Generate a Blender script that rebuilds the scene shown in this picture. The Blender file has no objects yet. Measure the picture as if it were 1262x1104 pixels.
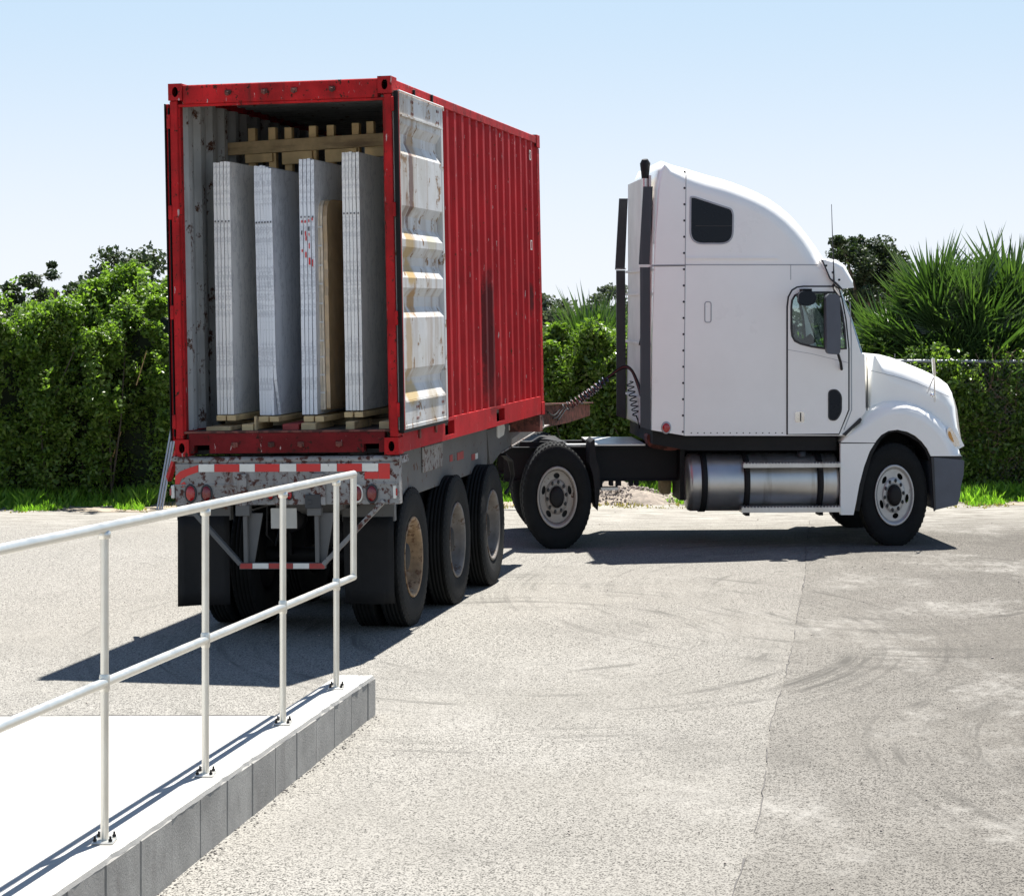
import bpy, math, random
import numpy as np
from mathutils import Vector, Matrix
from mathutils.geometry import tessellate_polygon
R = math.radians
random.seed(7); rng = np.random.default_rng(7)
scene = bpy.context.scene
C = scene.collection

# ------------------------------------------------------------------ camera, light, exposure
FOC, CX, HY, EYE = 2914.0, 669.0, 372.0, 2.4          # focal length in photo pixels, vanishing column, horizon row, eye height
cam = bpy.data.cameras.new('camera'); cam_o = bpy.data.objects.new('camera', cam); C.objects.link(cam_o)
cam_o.location = (0, 0, EYE); cam_o.rotation_euler = (R(90), 0, 0)
cam.sensor_fit = 'HORIZONTAL'; cam.sensor_width = 36; cam.lens = FOC / 1262 * 36
cam.shift_x = (631 - CX) / 1262; cam.shift_y = (HY - 552) / 1262
cam.clip_start = .1; cam.clip_end = 2000
scene.camera = cam_o

SUN = Vector((.60, 1.55, 3.95)).normalized()          # towards the sun
elev = math.asin(SUN.z); azim = math.atan2(SUN.x, SUN.y)
world = bpy.data.worlds.new('World'); scene.world = world; world.use_nodes = True
nt = world.node_tree; nt.nodes.clear()
sky = nt.nodes.new('ShaderNodeTexSky'); sky.sky_type = 'NISHITA'; sky.sun_disc = False
sky.sun_elevation = elev; sky.sun_rotation = azim
sky.air_density = 1.0; sky.dust_density = .1; sky.ozone_density = 2.5; sky.altitude = 0
bg = nt.nodes.new('ShaderNodeBackground'); bg.inputs[1].default_value = .055
wo = nt.nodes.new('ShaderNodeOutputWorld')
geo = nt.nodes.new('ShaderNodeTexCoord'); sxyz = nt.nodes.new('ShaderNodeSeparateXYZ'); nt.links.new(geo.outputs['Generated'], sxyz.inputs[0])
def wmap(lo, hi, a_, b_):
    n = nt.nodes.new('ShaderNodeMapRange'); n.interpolation_type = 'SMOOTHSTEP'
    for i, v in enumerate((lo, hi, a_, b_)): n.inputs[i + 1].default_value = v
    nt.links.new(sxyz.outputs[2], n.inputs[0]); return n.outputs[0]
hc = nt.nodes.new('ShaderNodeMix'); hc.data_type = 'RGBA'; nt.links.new(wmap(-.01, .15, 0, 1), hc.inputs[0])
hc.inputs[6].default_value = (6.1, 6.4, 6.9, 1); hc.inputs[7].default_value = (3.95, 5.2, 6.5, 1)      # pale haze low in the sky, all round, bluer higher up
hz = nt.nodes.new('ShaderNodeMix'); hz.data_type = 'RGBA'; nt.links.new(wmap(.12, .60, 1, 0), hz.inputs[0]); nt.links.new(sky.outputs[0], hz.inputs[6]); nt.links.new(hc.outputs[2], hz.inputs[7])
nt.links.new(hz.outputs[2], bg.inputs[0]); nt.links.new(bg.outputs[0], wo.inputs[0])
sl = bpy.data.lights.new('sun', 'SUN'); sl.energy = 5.0; sl.angle = R(.53); sl.color = (1, .96, .9)
so = bpy.data.objects.new('sun', sl); C.objects.link(so); so.rotation_euler = SUN.to_track_quat('Z', 'Y').to_euler()
so.location = (3, 8, 20)
scene.view_settings.view_transform = 'Standard'; scene.view_settings.look = 'None'
scene.view_settings.exposure = 1.45; scene.view_settings.gamma = 1; scene.view_settings.use_curve_mapping = False

# ------------------------------------------------------------------ materials
def nd(m, t, **kw):
    n = m.node_tree.nodes.new(t)
    for k, v in kw.items():
        if isinstance(k, str) and hasattr(n, k): setattr(n, k, v)
    return n
def lk(m, a, b): m.node_tree.links.new(a, b)
def setin(n, **kw):
    for k, v in kw.items(): n.inputs[k.replace('_', ' ')].default_value = v
def c4(c): return (c[0], c[1], c[2], 1)
def mixc(m, fac, a, b, mode='MIX'):
    n = nd(m, 'ShaderNodeMix', data_type='RGBA', blend_type=mode)
    for i, v in ((0, fac), (6, a), (7, b)):
        if hasattr(v, 'links'): lk(m, v, n.inputs[i])
        else: n.inputs[i].default_value = v if i == 0 else c4(v)
    return n.outputs[2]
def ramp(m, src, lo, hi, a=0., b=1.):
    n = nd(m, 'ShaderNodeMapRange'); n.clamp = True
    lk(m, src, n.inputs[0]); n.inputs[1].default_value = lo; n.inputs[2].default_value = hi
    n.inputs[3].default_value = a; n.inputs[4].default_value = b
    return n.outputs[0]
def noise(m, vec, scale, detail=4, rough=.6, sc3=None):
    n = nd(m, 'ShaderNodeTexNoise'); n.inputs['Scale'].default_value = scale
    n.inputs['Detail'].default_value = detail; n.inputs['Roughness'].default_value = rough
    if sc3:
        mp = nd(m, 'ShaderNodeMapping'); mp.inputs['Scale'].default_value = sc3; lk(m, vec, mp.inputs[0]); vec = mp.outputs[0]
    lk(m, vec, n.inputs['Vector']); return n.outputs[0]
def new_mat(name):
    m = bpy.data.materials.new(name); m.use_nodes = True
    m.node_tree.nodes.clear()
    o = nd(m, 'ShaderNodeOutputMaterial'); b = nd(m, 'ShaderNodeBsdfPrincipled')
    lk(m, b.outputs[0], o.inputs[0]); tc = nd(m, 'ShaderNodeTexCoord')
    return m, b, tc.outputs['Object'], o
def mk(name, base, var=.12, scale=6, rough=.5, metal=0., bump=0., bscale=60, rust=0., rustc=(.12, .045, .02), rscale=9,
       streak=0., streakc=(.1, .06, .03), ssc=(9, 9, .8), dirt=0., dirtc=(.12, .1, .08), coat=0., chips=0., chipc=(.45, .35, .33), spec=.5):
    m, b, v, o = new_mat(name); b.inputs['Specular IOR Level'].default_value = spec
    n1 = noise(m, v, scale, 5)
    f = ramp(m, n1, .3, .7, 1 - var, 1 + var)
    g = nd(m, 'ShaderNodeCombineColor')
    for i in range(3): lk(m, f, g.inputs[i])
    col = mixc(m, 1., base, g.outputs[0], 'MULTIPLY')
    rg = None
    if streak:
        s = ramp(m, noise(m, v, 1., 5, .65, ssc), .62 - .16 * streak, .80 - .1 * streak)
        col = mixc(m, s, col, streakc)
    if dirt:
        s = ramp(m, noise(m, v, 1.7, 6, .7), .45, .85, 0, dirt)
        col = mixc(m, s, col, dirtc)
    if chips:
        s = ramp(m, noise(m, v, 30, 4, .7, (1, 1, .25)), .70 - .08 * chips, .73 - .08 * chips)
        col = mixc(m, s, col, chipc)
    if rust:
        s = ramp(m, noise(m, v, rscale, 8, .72), .64 - .22 * rust, .68 - .2 * rust)
        rc = mixc(m, noise(m, v, 40, 3), rustc, (rustc[0] * .35, rustc[1] * .35, rustc[2] * .4))
        col = mixc(m, s, col, rc)
        rg = mixc(m, s, (rough,) * 3, (.85,) * 3)
    lk(m, col, b.inputs['Base Color'])
    if rg is not None: lk(m, rg, b.inputs['Roughness'])
    else: lk(m, ramp(m, n1, .2, .8, max(rough - .07, .03), min(rough + .09, 1)), b.inputs['Roughness'])
    b.inputs['Metallic'].default_value = metal
    if coat: b.inputs['Coat Weight'].default_value = coat; b.inputs['Coat Roughness'].default_value = .08
    if bump:
        bp = nd(m, 'ShaderNodeBump'); bp.inputs['Strength'].default_value = bump; bp.inputs['Distance'].default_value = .004
        lk(m, noise(m, v, bscale, 6, .7), bp.inputs['Height']); lk(m, bp.outputs[0], b.inputs['Normal'])
    return m
M = {}
M['cred'] = mk('container_red_paint', (.37, .009, .012), .24, 3, .65, spec=.15, bump=.25, bscale=25, rust=.08, rscale=14, chips=.45, streak=.25, streakc=(.42, .06, .06), ssc=(40, 40, .7), dirt=.35, dirtc=(.16, .03, .03))
M['csill'] = mk('container_sill_faded_red', (.13, .008, .010), .45, 3, .65, spec=.12, bump=.3, rust=.3, rscale=14, rustc=(.05, .02, .015), dirt=.6, dirtc=(.04, .012, .010), chips=.5)
def stain(m, cy, cz, ry_, rz_, colr, k):
    b = m.node_tree.nodes['Principled BSDF']; src = b.inputs['Base Color'].links[0].from_socket
    tc = nd(m, 'ShaderNodeTexCoord'); mp = nd(m, 'ShaderNodeMapping'); mp.vector_type = 'POINT'
    mp.inputs['Location'].default_value = (0, -cy / ry_, -cz / rz_); mp.inputs['Scale'].default_value = (0, 1 / ry_, 1 / rz_); lk(m, tc.outputs['Object'], mp.inputs[0])
    ln = nd(m, 'ShaderNodeVectorMath', operation='LENGTH'); lk(m, mp.outputs[0], ln.inputs[0])
    ad = nd(m, 'ShaderNodeMath', operation='MULTIPLY_ADD'); lk(m, noise(m, tc.outputs['Object'], 6, 6, .75), ad.inputs[0]); ad.inputs[1].default_value = 1.6; lk(m, ln.outputs['Value'], ad.inputs[2])
    f = ramp(m, ad.outputs[0], 1.55, 1.95, k, 0)
    lk(m, mixc(m, f, src, colr), b.inputs['Base Color'])
stain(M['cred'], 3.40, .80, .27, .55, (.045, .006, .006), .85)
stain(M['cred'], 3.5, .35, .35, .25, (.10, .01, .01), .6)
stain(M['cred'], 4.75, 1.75, .35, .5, (.42, .012, .014), .5)
stain(M['cred'], 5.45, 1.05, .1, .2, (.07, .02, .018), .8)
M['cred2'] = mk('container_red_rail', (.42, .016, .018), .3, 5, .7, spec=.12, bump=.3, bscale=30, rust=.34, rscale=20, rustc=(.07, .03, .02), chips=.6, streak=.45, streakc=(.10, .02, .018), ssc=(10, 10, 1.4), dirt=.95, dirtc=(.07, .014, .012))
M['cgrey'] = mk('container_grey_paint', (.42, .43, .42), .2, 3, .55, bump=.2, rust=.34, rscale=6, streak=.35, streakc=(.16, .12, .08), ssc=(12, 12, .7))
M['cdark'] = mk('container_roof_paint', (.2, .21, .215), .2, 4, .6, rust=.2)
M['door_in'] = mk('container_door_white_paint', (.53, .53, .52), .12, 3, .6, bump=.2, rust=.30, rustc=(.3, .17, .07), rscale=7, streak=.85, streakc=(.27, .18, .10), ssc=(7, 4.5, .5), dirt=.75, dirtc=(.38, .33, .22))
M['gasket'] = mk('door_rubber', (.008, .008, .008), .2, 6, .7, spec=.2)
M['wood'] = mk('pale_timber', (.72, .52, .26), .22, 5, .7, bump=.3, bscale=30, streak=.35, streakc=(.3, .19, .09), ssc=(1, 14, 14))
M['wood2'] = mk('old_timber', (.56, .41, .22), .3, 6, .8, bump=.3, streak=.5, streakc=(.16, .1, .06), ssc=(1.5, 12, 12), dirt=.4)
M['ply'] = mk('container_floor_timber', (.09, .07, .055), .3, 4, .8, bump=.3)
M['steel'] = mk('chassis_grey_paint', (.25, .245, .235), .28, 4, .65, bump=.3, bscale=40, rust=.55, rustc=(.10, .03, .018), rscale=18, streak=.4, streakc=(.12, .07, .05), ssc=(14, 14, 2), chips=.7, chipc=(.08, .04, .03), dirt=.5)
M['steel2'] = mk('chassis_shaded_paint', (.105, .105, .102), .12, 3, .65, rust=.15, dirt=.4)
M['rusty'] = mk('gooseneck_rust', (.17, .05, .035), .35, 8, .75, bump=.5, rust=.7, rustc=(.09, .03, .02), rscale=12)
M['black'] = mk('black_chassis_paint', (.010, .010, .011), .3, 5, .6, spec=.25, bump=.2, dirt=.3, dirtc=(.03, .025, .02))
M['rubber'] = mk('tyre_rubber', (.009, .010, .0105), .35, 9, .8, spec=.2, bump=.4, bscale=70, dirt=.3, dirtc=(.028, .026, .023))
M['flap'] = mk('mudflap_rubber', (.012, .012, .0125), .3, 4, .7, spec=.25, bump=.3, streak=.5, streakc=(.028, .028, .028), ssc=(9, 9, 1.2))
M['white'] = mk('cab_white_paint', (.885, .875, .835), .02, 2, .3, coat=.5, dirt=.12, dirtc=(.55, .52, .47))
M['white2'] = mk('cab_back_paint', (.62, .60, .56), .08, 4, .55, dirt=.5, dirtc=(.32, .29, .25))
M['seam'] = mk('panel_gap_dark', (.03, .03, .032), .1, 5, .7)
M['seam2'] = mk('panel_gap_grey', (.36, .37, .39), .1, 5, .6)
M['greyplastic'] = mk('grey_bumper_plastic', (.085, .095, .115), .12, 5, .55, bump=.15)
M['darkplastic'] = mk('dark_plastic', (.025, .027, .03), .2, 5, .5)
M['extender'] = mk('side_extender_rubber', (.04, .044, .052), .15, 4, .6, streak=.4, streakc=(.11, .11, .12), ssc=(20, 20, .5))
M['alu'] = mk('brushed_aluminium', (.56, .55, .53), .14, 3, .36, metal=.85, bump=.1, streak=.35, streakc=(.3, .28, .25), ssc=(8, 3, 3))
M['tank'] = mk('tank_aluminium', (.50, .49, .47), .12, 3, .38, metal=.9, streak=.45, streakc=(.3, .27, .23), ssc=(9, 1, 1))
M['galv'] = mk('handrail_aluminium', (.68, .665, .61), .06, 8, .34, metal=.85, bump=.03)
M['chrome'] = mk('chrome', (.8, .8, .8), .04, 5, .12, metal=1.)
M['rim'] = mk('painted_wheel', (.36, .33, .30), .15, 6, .45, metal=.25, dirt=.6, dirtc=(.26, .2, .15), rust=.1)
M['rimsteer'] = mk('silver_wheel', (.48, .48, .47), .12, 6, .4, metal=.4, dirt=.4, dirtc=(.25, .22, .19), rust=.06)
M['rimrust'] = mk('rusty_wheel', (.25, .165, .09), .35, 10, .75, rust=.5, rustc=(.17, .09, .045), rscale=12, streak=.4, streakc=(.5, .42, .32), ssc=(9, 9, 3))
M['rimgrey'] = mk('dirty_grey_wheel', (.15, .135, .12), .3, 7, .75, rust=.5, rustc=(.13, .08, .05))
M['red'] = mk('red_reflective_tape', (.55, .012, .010), .08, 8, .4)
M['redd'] = mk('faded_red_tape', (.33, .03, .025), .3, 12, .5, dirt=.5)
M['wtape'] = mk('white_reflective_tape', (.68, .66, .6), .1, 10, .45, rust=.12, rustc=(.15, .12, .1))
M['lens'] = mk('red_lamp_lens', (.36, .004, .005), .1, 8, .2, coat=.6)
M['lensdark'] = mk('dark_red_lamp_lens', (.15, .003, .004), .1, 8, .25, coat=.5)
M['amber'] = mk('amber_lens', (.62, .3, .06), .1, 8, .2, coat=.5)
M['plate'] = mk('number_plate', (.42, .4, .35), .1, 8, .5)
M['concrete'] = mk('pale_concrete', (.36, .352, .33), .09, 2.5, .85, bump=.4, bscale=90, dirt=.5, dirtc=(.25, .235, .21), chips=.25, chipc=(.25, .23, .2))
M['block'] = mk('grey_block', (.25, .243, .225), .28, 3, .9, bump=.8, bscale=80, streak=.45, streakc=(.16, .15, .14), ssc=(4, 4, 2), dirt=.5, dirtc=(.18, .17, .16))
M['joint'] = mk('mortar', (.38, .37, .35), .15, 12, .9, bump=.5)
M['crack'] = mk('crack_dark', (.07, .065, .06), .2, 20, .9)
M['wrap'] = mk('brown_wrapping', (.44, .30, .16), .2, 5, .14, coat=.5, bump=.5, bscale=9, streak=.3, streakc=(.32, .25, .17), ssc=(4, 4, 2))
M['wrapedge'] = mk('pale_stone_under_wrap', (.72, .62, .48), .25, 9, .4, bump=.5, bscale=30)
M['strap'] = mk('white_strap', (.72, .7, .66), .1, 9, .4)
M['mark'] = mk('red_chalk', (.62, .03, .03), .15, 20, .7)
M['markb'] = mk('black_ink', (.03, .03, .04), .1, 20, .7)
M['hred'] = mk('red_hose', (.09, .012, .012), .1, 9, .4); M['hblue'] = mk('blue_hose', (.015, .03, .08), .1, 9, .4)
M['bark'] = mk('bark', (.08, .065, .05), .3, 8, .9, bump=.8, bscale=25)
M['stick'] = mk('dry_cane', (.42, .28, .12), .2, 9, .7)
M['soil'] = mk('rubble_soil', (.2, .17, .14), .45, 14, .95, bump=1., bscale=40)
M['stone'] = mk('rubble_stone', (.30, .26, .23), .4, 8, .9, bump=.5)
M['fencemetal'] = mk('galvanised_fence', (.27, .28, .3), .15, 8, .5, metal=.6)
M['seat'] = mk('seat_fabric', (.03, .03, .035), .2, 8, .9)

def marble(name, base, vein):
    m, b, v, o = new_mat(name)
    n = noise(m, v, 3.4, 8, .72, (.6, 1.3, .7)); s = ramp(m, n, .485, .51); s2 = ramp(m, n, .51, .54, 1, 0)
    mt = nd(m, 'ShaderNodeMath', operation='MULTIPLY'); lk(m, s, mt.inputs[0]); lk(m, s2, mt.inputs[1])
    cl = ramp(m, noise(m, v, 1.8, 4), .35, .7, 0, .5)
    col = mixc(m, cl, base, (base[0] * .72, base[1] * .74, base[2] * .77))
    m2 = nd(m, 'ShaderNodeMath', operation='MULTIPLY'); lk(m, mt.outputs[0], m2.inputs[0]); m2.inputs[1].default_value = .7
    col = mixc(m, m2.outputs[0], col, vein)
    sp = ramp(m, noise(m, v, 60, 4, .8), .6, .66, 0, .4)
    col = mixc(m, sp, col, (.3, .3, .31))
    lk(m, col, b.inputs['Base Color']); b.inputs['Roughness'].default_value = .45
    return m
M['marble'] = marble('white_marble', (.88, .86, .82), (.5, .5, .5))
M['marbleb'] = marble('bluish_marble', (.76, .78, .81), (.42, .44, .48))

def glass(name, tint, trans):
    m, b, v, o = new_mat(name)
    m.node_tree.nodes.remove(b)
    t = nd(m, 'ShaderNodeBsdfTransparent'); t.inputs[0].default_value = c4(tint)
    g = nd(m, 'ShaderNodeBsdfGlossy'); g.inputs['Roughness'].default_value = .03
    mx = nd(m, 'ShaderNodeMixShader'); mx.inputs[0].default_value = 1 - trans
    lk(m, t.outputs[0], mx.inputs[1]); lk(m, g.outputs[0], mx.inputs[2]); lk(m, mx.outputs[0], o.inputs[0])
    return m
M['glass'] = glass('window_glass', (.72, .78, .78), .95)
M['wglass'] = glass('windscreen_glass', (.55, .66, .7), .6)
M['tint'] = mk('tinted_glass', (.006, .010, .016), .05, 4, .25); M['tint'].node_tree.nodes['Principled BSDF'].inputs['Specular IOR Level'].default_value = .2

def leafmat(name, cols, trans=.35, rough=.5, spec=.5):
    m, b, v, o = new_mat(name)
    oi = nd(m, 'ShaderNodeNewGeometry')
    n = noise(m, v, 2.2, 3)
    rn = nd(m, 'ShaderNodeMix', data_type='RGBA')
    lk(m, oi.outputs['Random Per Island'], rn.inputs[0]); rn.inputs[6].default_value = c4(cols[0]); rn.inputs[7].default_value = c4(cols[1])
    col = mixc(m, ramp(m, n, .35, .7, 0, .7), rn.outputs[2], cols[2])
    lk(m, col, b.inputs['Base Color']); b.inputs['Roughness'].default_value = rough
    b.inputs['Specular IOR Level'].default_value = spec
    t = nd(m, 'ShaderNodeBsdfTranslucent'); tc = mixc(m, 1., col, (1.5, 1.75, .6), 'MULTIPLY'); lk(m, tc, t.inputs[0])
    mx = nd(m, 'ShaderNodeMixShader'); mx.inputs[0].default_value = trans
    lk(m, b.outputs[0], mx.inputs[1]); lk(m, t.outputs[0], mx.inputs[2]); lk(m, mx.outputs[0], o.inputs[0])
    return m
M['leafA'] = leafmat('hedge_leaf', ((.055, .10, .018), (.17, .25, .05), (.11, .18, .03)), .48, .42, .5)
M['leafB'] = leafmat('vine_leaf', ((.05, .10, .018), (.18, .25, .055), (.08, .13, .025)), .48, .35, .6)
M['leafC'] = leafmat('oak_leaf', ((.022, .036, .017), (.04, .06, .028), (.025, .042, .022)), .2, .55, .3)
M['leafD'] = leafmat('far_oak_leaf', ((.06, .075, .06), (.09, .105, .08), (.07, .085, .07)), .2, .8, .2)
M['frond'] = leafmat('palm_frond', ((.035, .07, .022), (.085, .14, .045), (.045, .085, .025)), .3, .3, .7)
M['grass'] = leafmat('grass_blade', ((.12, .26, .03), (.2, .33, .05), (.16, .3, .04)), .45, .5, .3)
M['drygrass'] = leafmat('dry_grass_blade', ((.3, .25, .12), (.2, .17, .08), (.26, .2, .1)), .3, .6, .2)
M['dry'] = mk('dead_vine', (.2, .13, .1), .3, 10, .9)
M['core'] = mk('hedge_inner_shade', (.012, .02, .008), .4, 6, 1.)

def ground_mat(name, side):
    """worn chip-seal: grit, dust, tyre arcs; it darkens gradually across the seam"""
    m, b, v, o = new_mat(name)
    dark, pale, dust = (.008, .0075, .0065), (.250, .240, .217), (.285, .275, .252)
    def math_(op, a_, b_=0., c_=None):
        n = nd(m, 'ShaderNodeMath', operation=op)
        for i, q in enumerate((a_, b_) if c_ is None else (a_, b_, c_)):
            if hasattr(q, 'links'): lk(m, q, n.inputs[i])
            else: n.inputs[i].default_value = q
        return n.outputs[0]
    sx = nd(m, 'ShaderNodeSeparateXYZ'); lk(m, v, sx.inputs[0]); gx, gy = sx.outputs[0], sx.outputs[1]
    t = math_('SUBTRACT', gx, math_('MULTIPLY_ADD', gy, .1274, -.367))
    t = math_('ADD', t, math_('MULTIPLY_ADD', noise(m, v, .9, 4), 1.2, -.6))
    old = math_('ADD', ramp(m, t, -2.2, 0, 0, .3), ramp(m, t, 0. , 1.0, .0, .7)) if side == 0 else math_('ADD', ramp(m, t, -2.2, 0, 0, .3), ramp(m, t, -.5, 2.2, .14, .7))
    a = noise(m, v, 62, 2, .6); a2 = noise(m, v, 125, 2, .6)
    vo = nd(m, 'ShaderNodeTexVoronoi'); vo.inputs['Scale'].default_value = 105; lk(m, v, vo.inputs['Vector'])
    s = mixc(m, .5, a, a2); s = mixc(m, .3, s, vo.outputs['Distance'])
    s = mixc(m, .22, s, noise(m, v, 26, 3, .75))
    sp = ramp(m, s, .42, .52)
    pl = mixc(m, old, pale, (.125, .116, .102))
    col = mixc(m, sp, mixc(m, old, dark, (.018, .016, .014)), pl)
    # wide clouds of wear, dusty scuffs, darker patches
    col = mixc(m, ramp(m, noise(m, v, .33, 6, .6), .42, .66, .0, .42), col, mixc(m, 1., pl, (.72, .71, .69), 'MULTIPLY'))
    sc = noise(m, v, 1.0, 8, .72, (.9, .5, 1)); sc2 = noise(m, v, 9, 5, .8, (1, .6, 1))
    scuff = math_('MULTIPLY', ramp(m, sc, .50, .68), ramp(m, sc2, .38, .56))
    col = mixc(m, math_('MULTIPLY', scuff, ramp(m, old, 0, 1, .35, .9)), col, dust)
    dk = noise(m, v, .75, 7, .72, (1.1, .6, 1))
    col = mixc(m, math_('MULTIPLY', ramp(m, dk, .5, .72), ramp(m, old, 0, 1, .35, .6)), col, mixc(m, .62, pl, dark))
    # arcs scrubbed by turning tyres
    for (cx, cy, r0, r1, k, sd) in ((-.1, 17.0, .8, 3.8, 1., 0.), (2.9, 19.6, .8, 4.2, .8, 7.), (4.6, 12.2, .6, 3.6, .8, 13.)):
        dx, dy = math_('SUBTRACT', gx, cx), math_('SUBTRACT', gy, cy)
        dy = math_('MULTIPLY', dy, .72)
        d = math_('SQRT', math_('ADD', math_('MULTIPLY', dx, dx), math_('MULTIPLY', dy, dy)))
        an = math_('ARCTAN2', dy, dx)
        cb = nd(m, 'ShaderNodeCombineXYZ'); lk(m, math_('MULTIPLY', d, 9.), cb.inputs[0]); lk(m, math_('MULTIPLY', an, .8), cb.inputs[1]); cb.inputs[2].default_value = sd
        ln = noise(m, cb.outputs[0], 1., 4, .7)
        f = math_('MULTIPLY', ramp(m, ln, .52, .66), math_('MULTIPLY', ramp(m, d, r0, r0 + .5), ramp(m, d, r1 - 1., r1, 1, 0)))
        f = math_('MULTIPLY', f, ramp(m, noise(m, v, 1.3, 4), .4, .58, 0, k))
        col = mixc(m, f, col, mixc(m, .62, pl, dark))
    # pale sandy shoulder before the verge
    far = ramp(m, gy, 24.2, 27.0, 0, .8)
    col = mixc(m, far, col, mixc(m, ramp(m, noise(m, v, 5, 7, .75, (.4, 1.6, 1)), .42, .6), (.15, .138, .118), (.32, .308, .276)))
    # oil drips
    od = ramp(m, noise(m, v, 3.1, 3, .5), .74, .78, 0, .6); col = mixc(m, od, col, (.05, .047, .042))
    lk(m, col, b.inputs['Base Color']); b.inputs['Roughness'].default_value = .95; b.inputs['Specular IOR Level'].default_value = .15
    bp = nd(m, 'ShaderNodeBump'); bp.inputs['Strength'].default_value = .8; bp.inputs['Distance'].default_value = .008
    lk(m, s, bp.inputs['Height']); lk(m, bp.outputs[0], b.inputs['Normal'])
    return m
M['asphalt'] = ground_mat('worn_pale_asphalt', 0)
M['asphalt2'] = ground_mat('older_grey_asphalt', 1)
M['dirt'] = mk('roadside_soil', (.24, .2, .15), .35, 5, .95, bump=.8, bscale=30)

# ------------------------------------------------------------------ mesh helpers
class MB:
    def __init__(s): s.v = []; s.f = []; s.m = []; s.s = []
    def add(s, vs, fs, mi=0, sm=False):
        o = len(s.v); s.v += [tuple(p) for p in vs]
        for f in fs: s.f.append([i + o for i in f]); s.m.append(mi); s.s.append(sm)
        return s
    def box(s, a, b, mi=0):
        x0, y0, z0 = a; x1, y1, z1 = b
        if x0 > x1: x0, x1 = x1, x0
        if y0 > y1: y0, y1 = y1, y0
        if z0 > z1: z0, z1 = z1, z0
        return s.add([(x0, y0, z0), (x1, y0, z0), (x1, y1, z0), (x0, y1, z0), (x0, y0, z1), (x1, y0, z1), (x1, y1, z1), (x0, y1, z1)],
              [(0, 3, 2, 1), (4, 5, 6, 7), (0, 1, 5, 4), (1, 2, 6, 5), (2, 3, 7, 6), (3, 0, 4, 7)], mi)
    def bar(s, p, q, w, h, mi=0, up=(0, 0, 1)):
        p = Vector(p); q = Vector(q); d = (q - p).normalized(); u = Vector(up)
        a = d.cross(u).normalized(); u = a.cross(d).normalized()
        vs = [e + a * (i * w / 2) + u * (j * h / 2) for e in (p, q) for (i, j) in ((-1, -1), (1, -1), (1, 1), (-1, 1))]
        return s.add(vs, [(0, 3, 2, 1), (4, 5, 6, 7), (0, 1, 5, 4), (1, 2, 6, 5), (2, 3, 7, 6), (3, 0, 4, 7)], mi)
    def prism(s, loops, axis, t0, t1, mi=0, smi=None):
        """loops of 2D points (first the outline, then holes) in the plane across axis, extruded from t0 to t1"""
        def P(a, b, t): return (t, a, b) if axis == 0 else (a, t, b) if axis == 1 else (a, b, t)
        flat = [p for l in loops for p in l]
        tri = tessellate_polygon([[Vector((p[0], p[1], 0)) for p in l] for l in loops])
        n = len(flat)
        vs = [P(p[0], p[1], t0) for p in flat] + [P(p[0], p[1], t1) for p in flat]
        fs = [tuple(t) for t in tri] + [tuple(i + n for i in reversed(t)) for t in tri]
        s.add(vs, fs, mi)
        o = 0; side = []
        for l in loops:
            k = len(l)
            for i in range(k): a = o + i; b = o + (i + 1) % k; side.append((a, b, b + n, a + n))
            o += k
        s.add(vs, side, mi if smi is None else smi)
        return s
    def tube(s, pts, r, n=10, mi=0, cap=True, rx=None):
        pts = [Vector(p) for p in pts]; k = len(pts); rings = []; ref = None
        for i, p in enumerate(pts):
            d = (pts[min(i + 1, k - 1)] - pts[max(i - 1, 0)]).normalized()
            if ref is None:
                ref = Vector((0, 0, 1)) if abs(d.z) < .9 else Vector((1, 0, 0))
            a = d.cross(ref).normalized(); b = a.cross(d).normalized(); ref = b
            ri = r[i] if isinstance(r, (list, tuple)) else r
            rings.append([p + a * (math.cos(2 * math.pi * j / n) * ri) + b * (math.sin(2 * math.pi * j / n) * ri) for j in range(n)])
        vs = [q for g in rings for q in g]
        fs = [(i * n + j, i * n + (j + 1) % n, (i + 1) * n + (j + 1) % n, (i + 1) * n + j) for i in range(k - 1) for j in range(n)]
        s.add(vs, fs, mi, True)
        if cap: s.add(rings[0], [tuple(reversed(range(n)))], mi); s.add(rings[-1], [tuple(range(n))], mi)
        return s
    def lathe(s, prof, c, axis=1, n=40, sx=1., mi=0, sm=True, squash=0):
        """prof of (radius, position along the axis); turned about the axis through c"""
        vs = []
        for (r, a) in prof:
            for j in range(n):
                t = 2 * math.pi * j / n; u = r * math.cos(t); w = r * math.sin(t)
                vs.append((c[0] + u * sx, c[1] + a, c[2] + w) if axis == 1 else (c[0] + a, c[1] + u * sx, c[2] + w) if axis == 0 else (c[0] + u * sx, c[1] + w, c[2] + a))
        k = len(prof)
        fs = [(i * n + j, i * n + (j + 1) % n, (i + 1) * n + (j + 1) % n, (i + 1) * n + j) for i in range(k - 1) for j in range(n)]
        return s.add(vs, fs, mi, sm)
    def mesh(s, name, mats):
        me = bpy.data.meshes.new(name); me.from_pydata(s.v, [], s.f)
        for m in (mats if isinstance(mats, (list, tuple)) else [mats]): me.materials.append(M[m])
        me.polygons.foreach_set('material_index', s.m); me.polygons.foreach_set('use_smooth', s.s)
        me.update(); return me
    def build(s, name, mats, parent=None, bev=0, seg=1, fix=False):
        me = s.mesh(name, mats)
        if fix:
            import bmesh
            b = bmesh.new(); b.from_mesh(me); bmesh.ops.remove_doubles(b, verts=b.verts, dist=1e-5); bmesh.ops.recalc_face_normals(b, faces=b.faces); b.to_mesh(me); b.free()
        return link(name, me, parent, bev, seg)
def link(name, me, parent=None, bev=0, seg=1):
    o = bpy.data.objects.new(name, me); C.objects.link(o); o.parent = parent
    if bev:
        md = o.modifiers.new('bevel', 'BEVEL'); md.width = bev; md.segments = seg; md.limit_method = 'ANGLE'; md.angle_limit = R(40)
    return o
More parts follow.
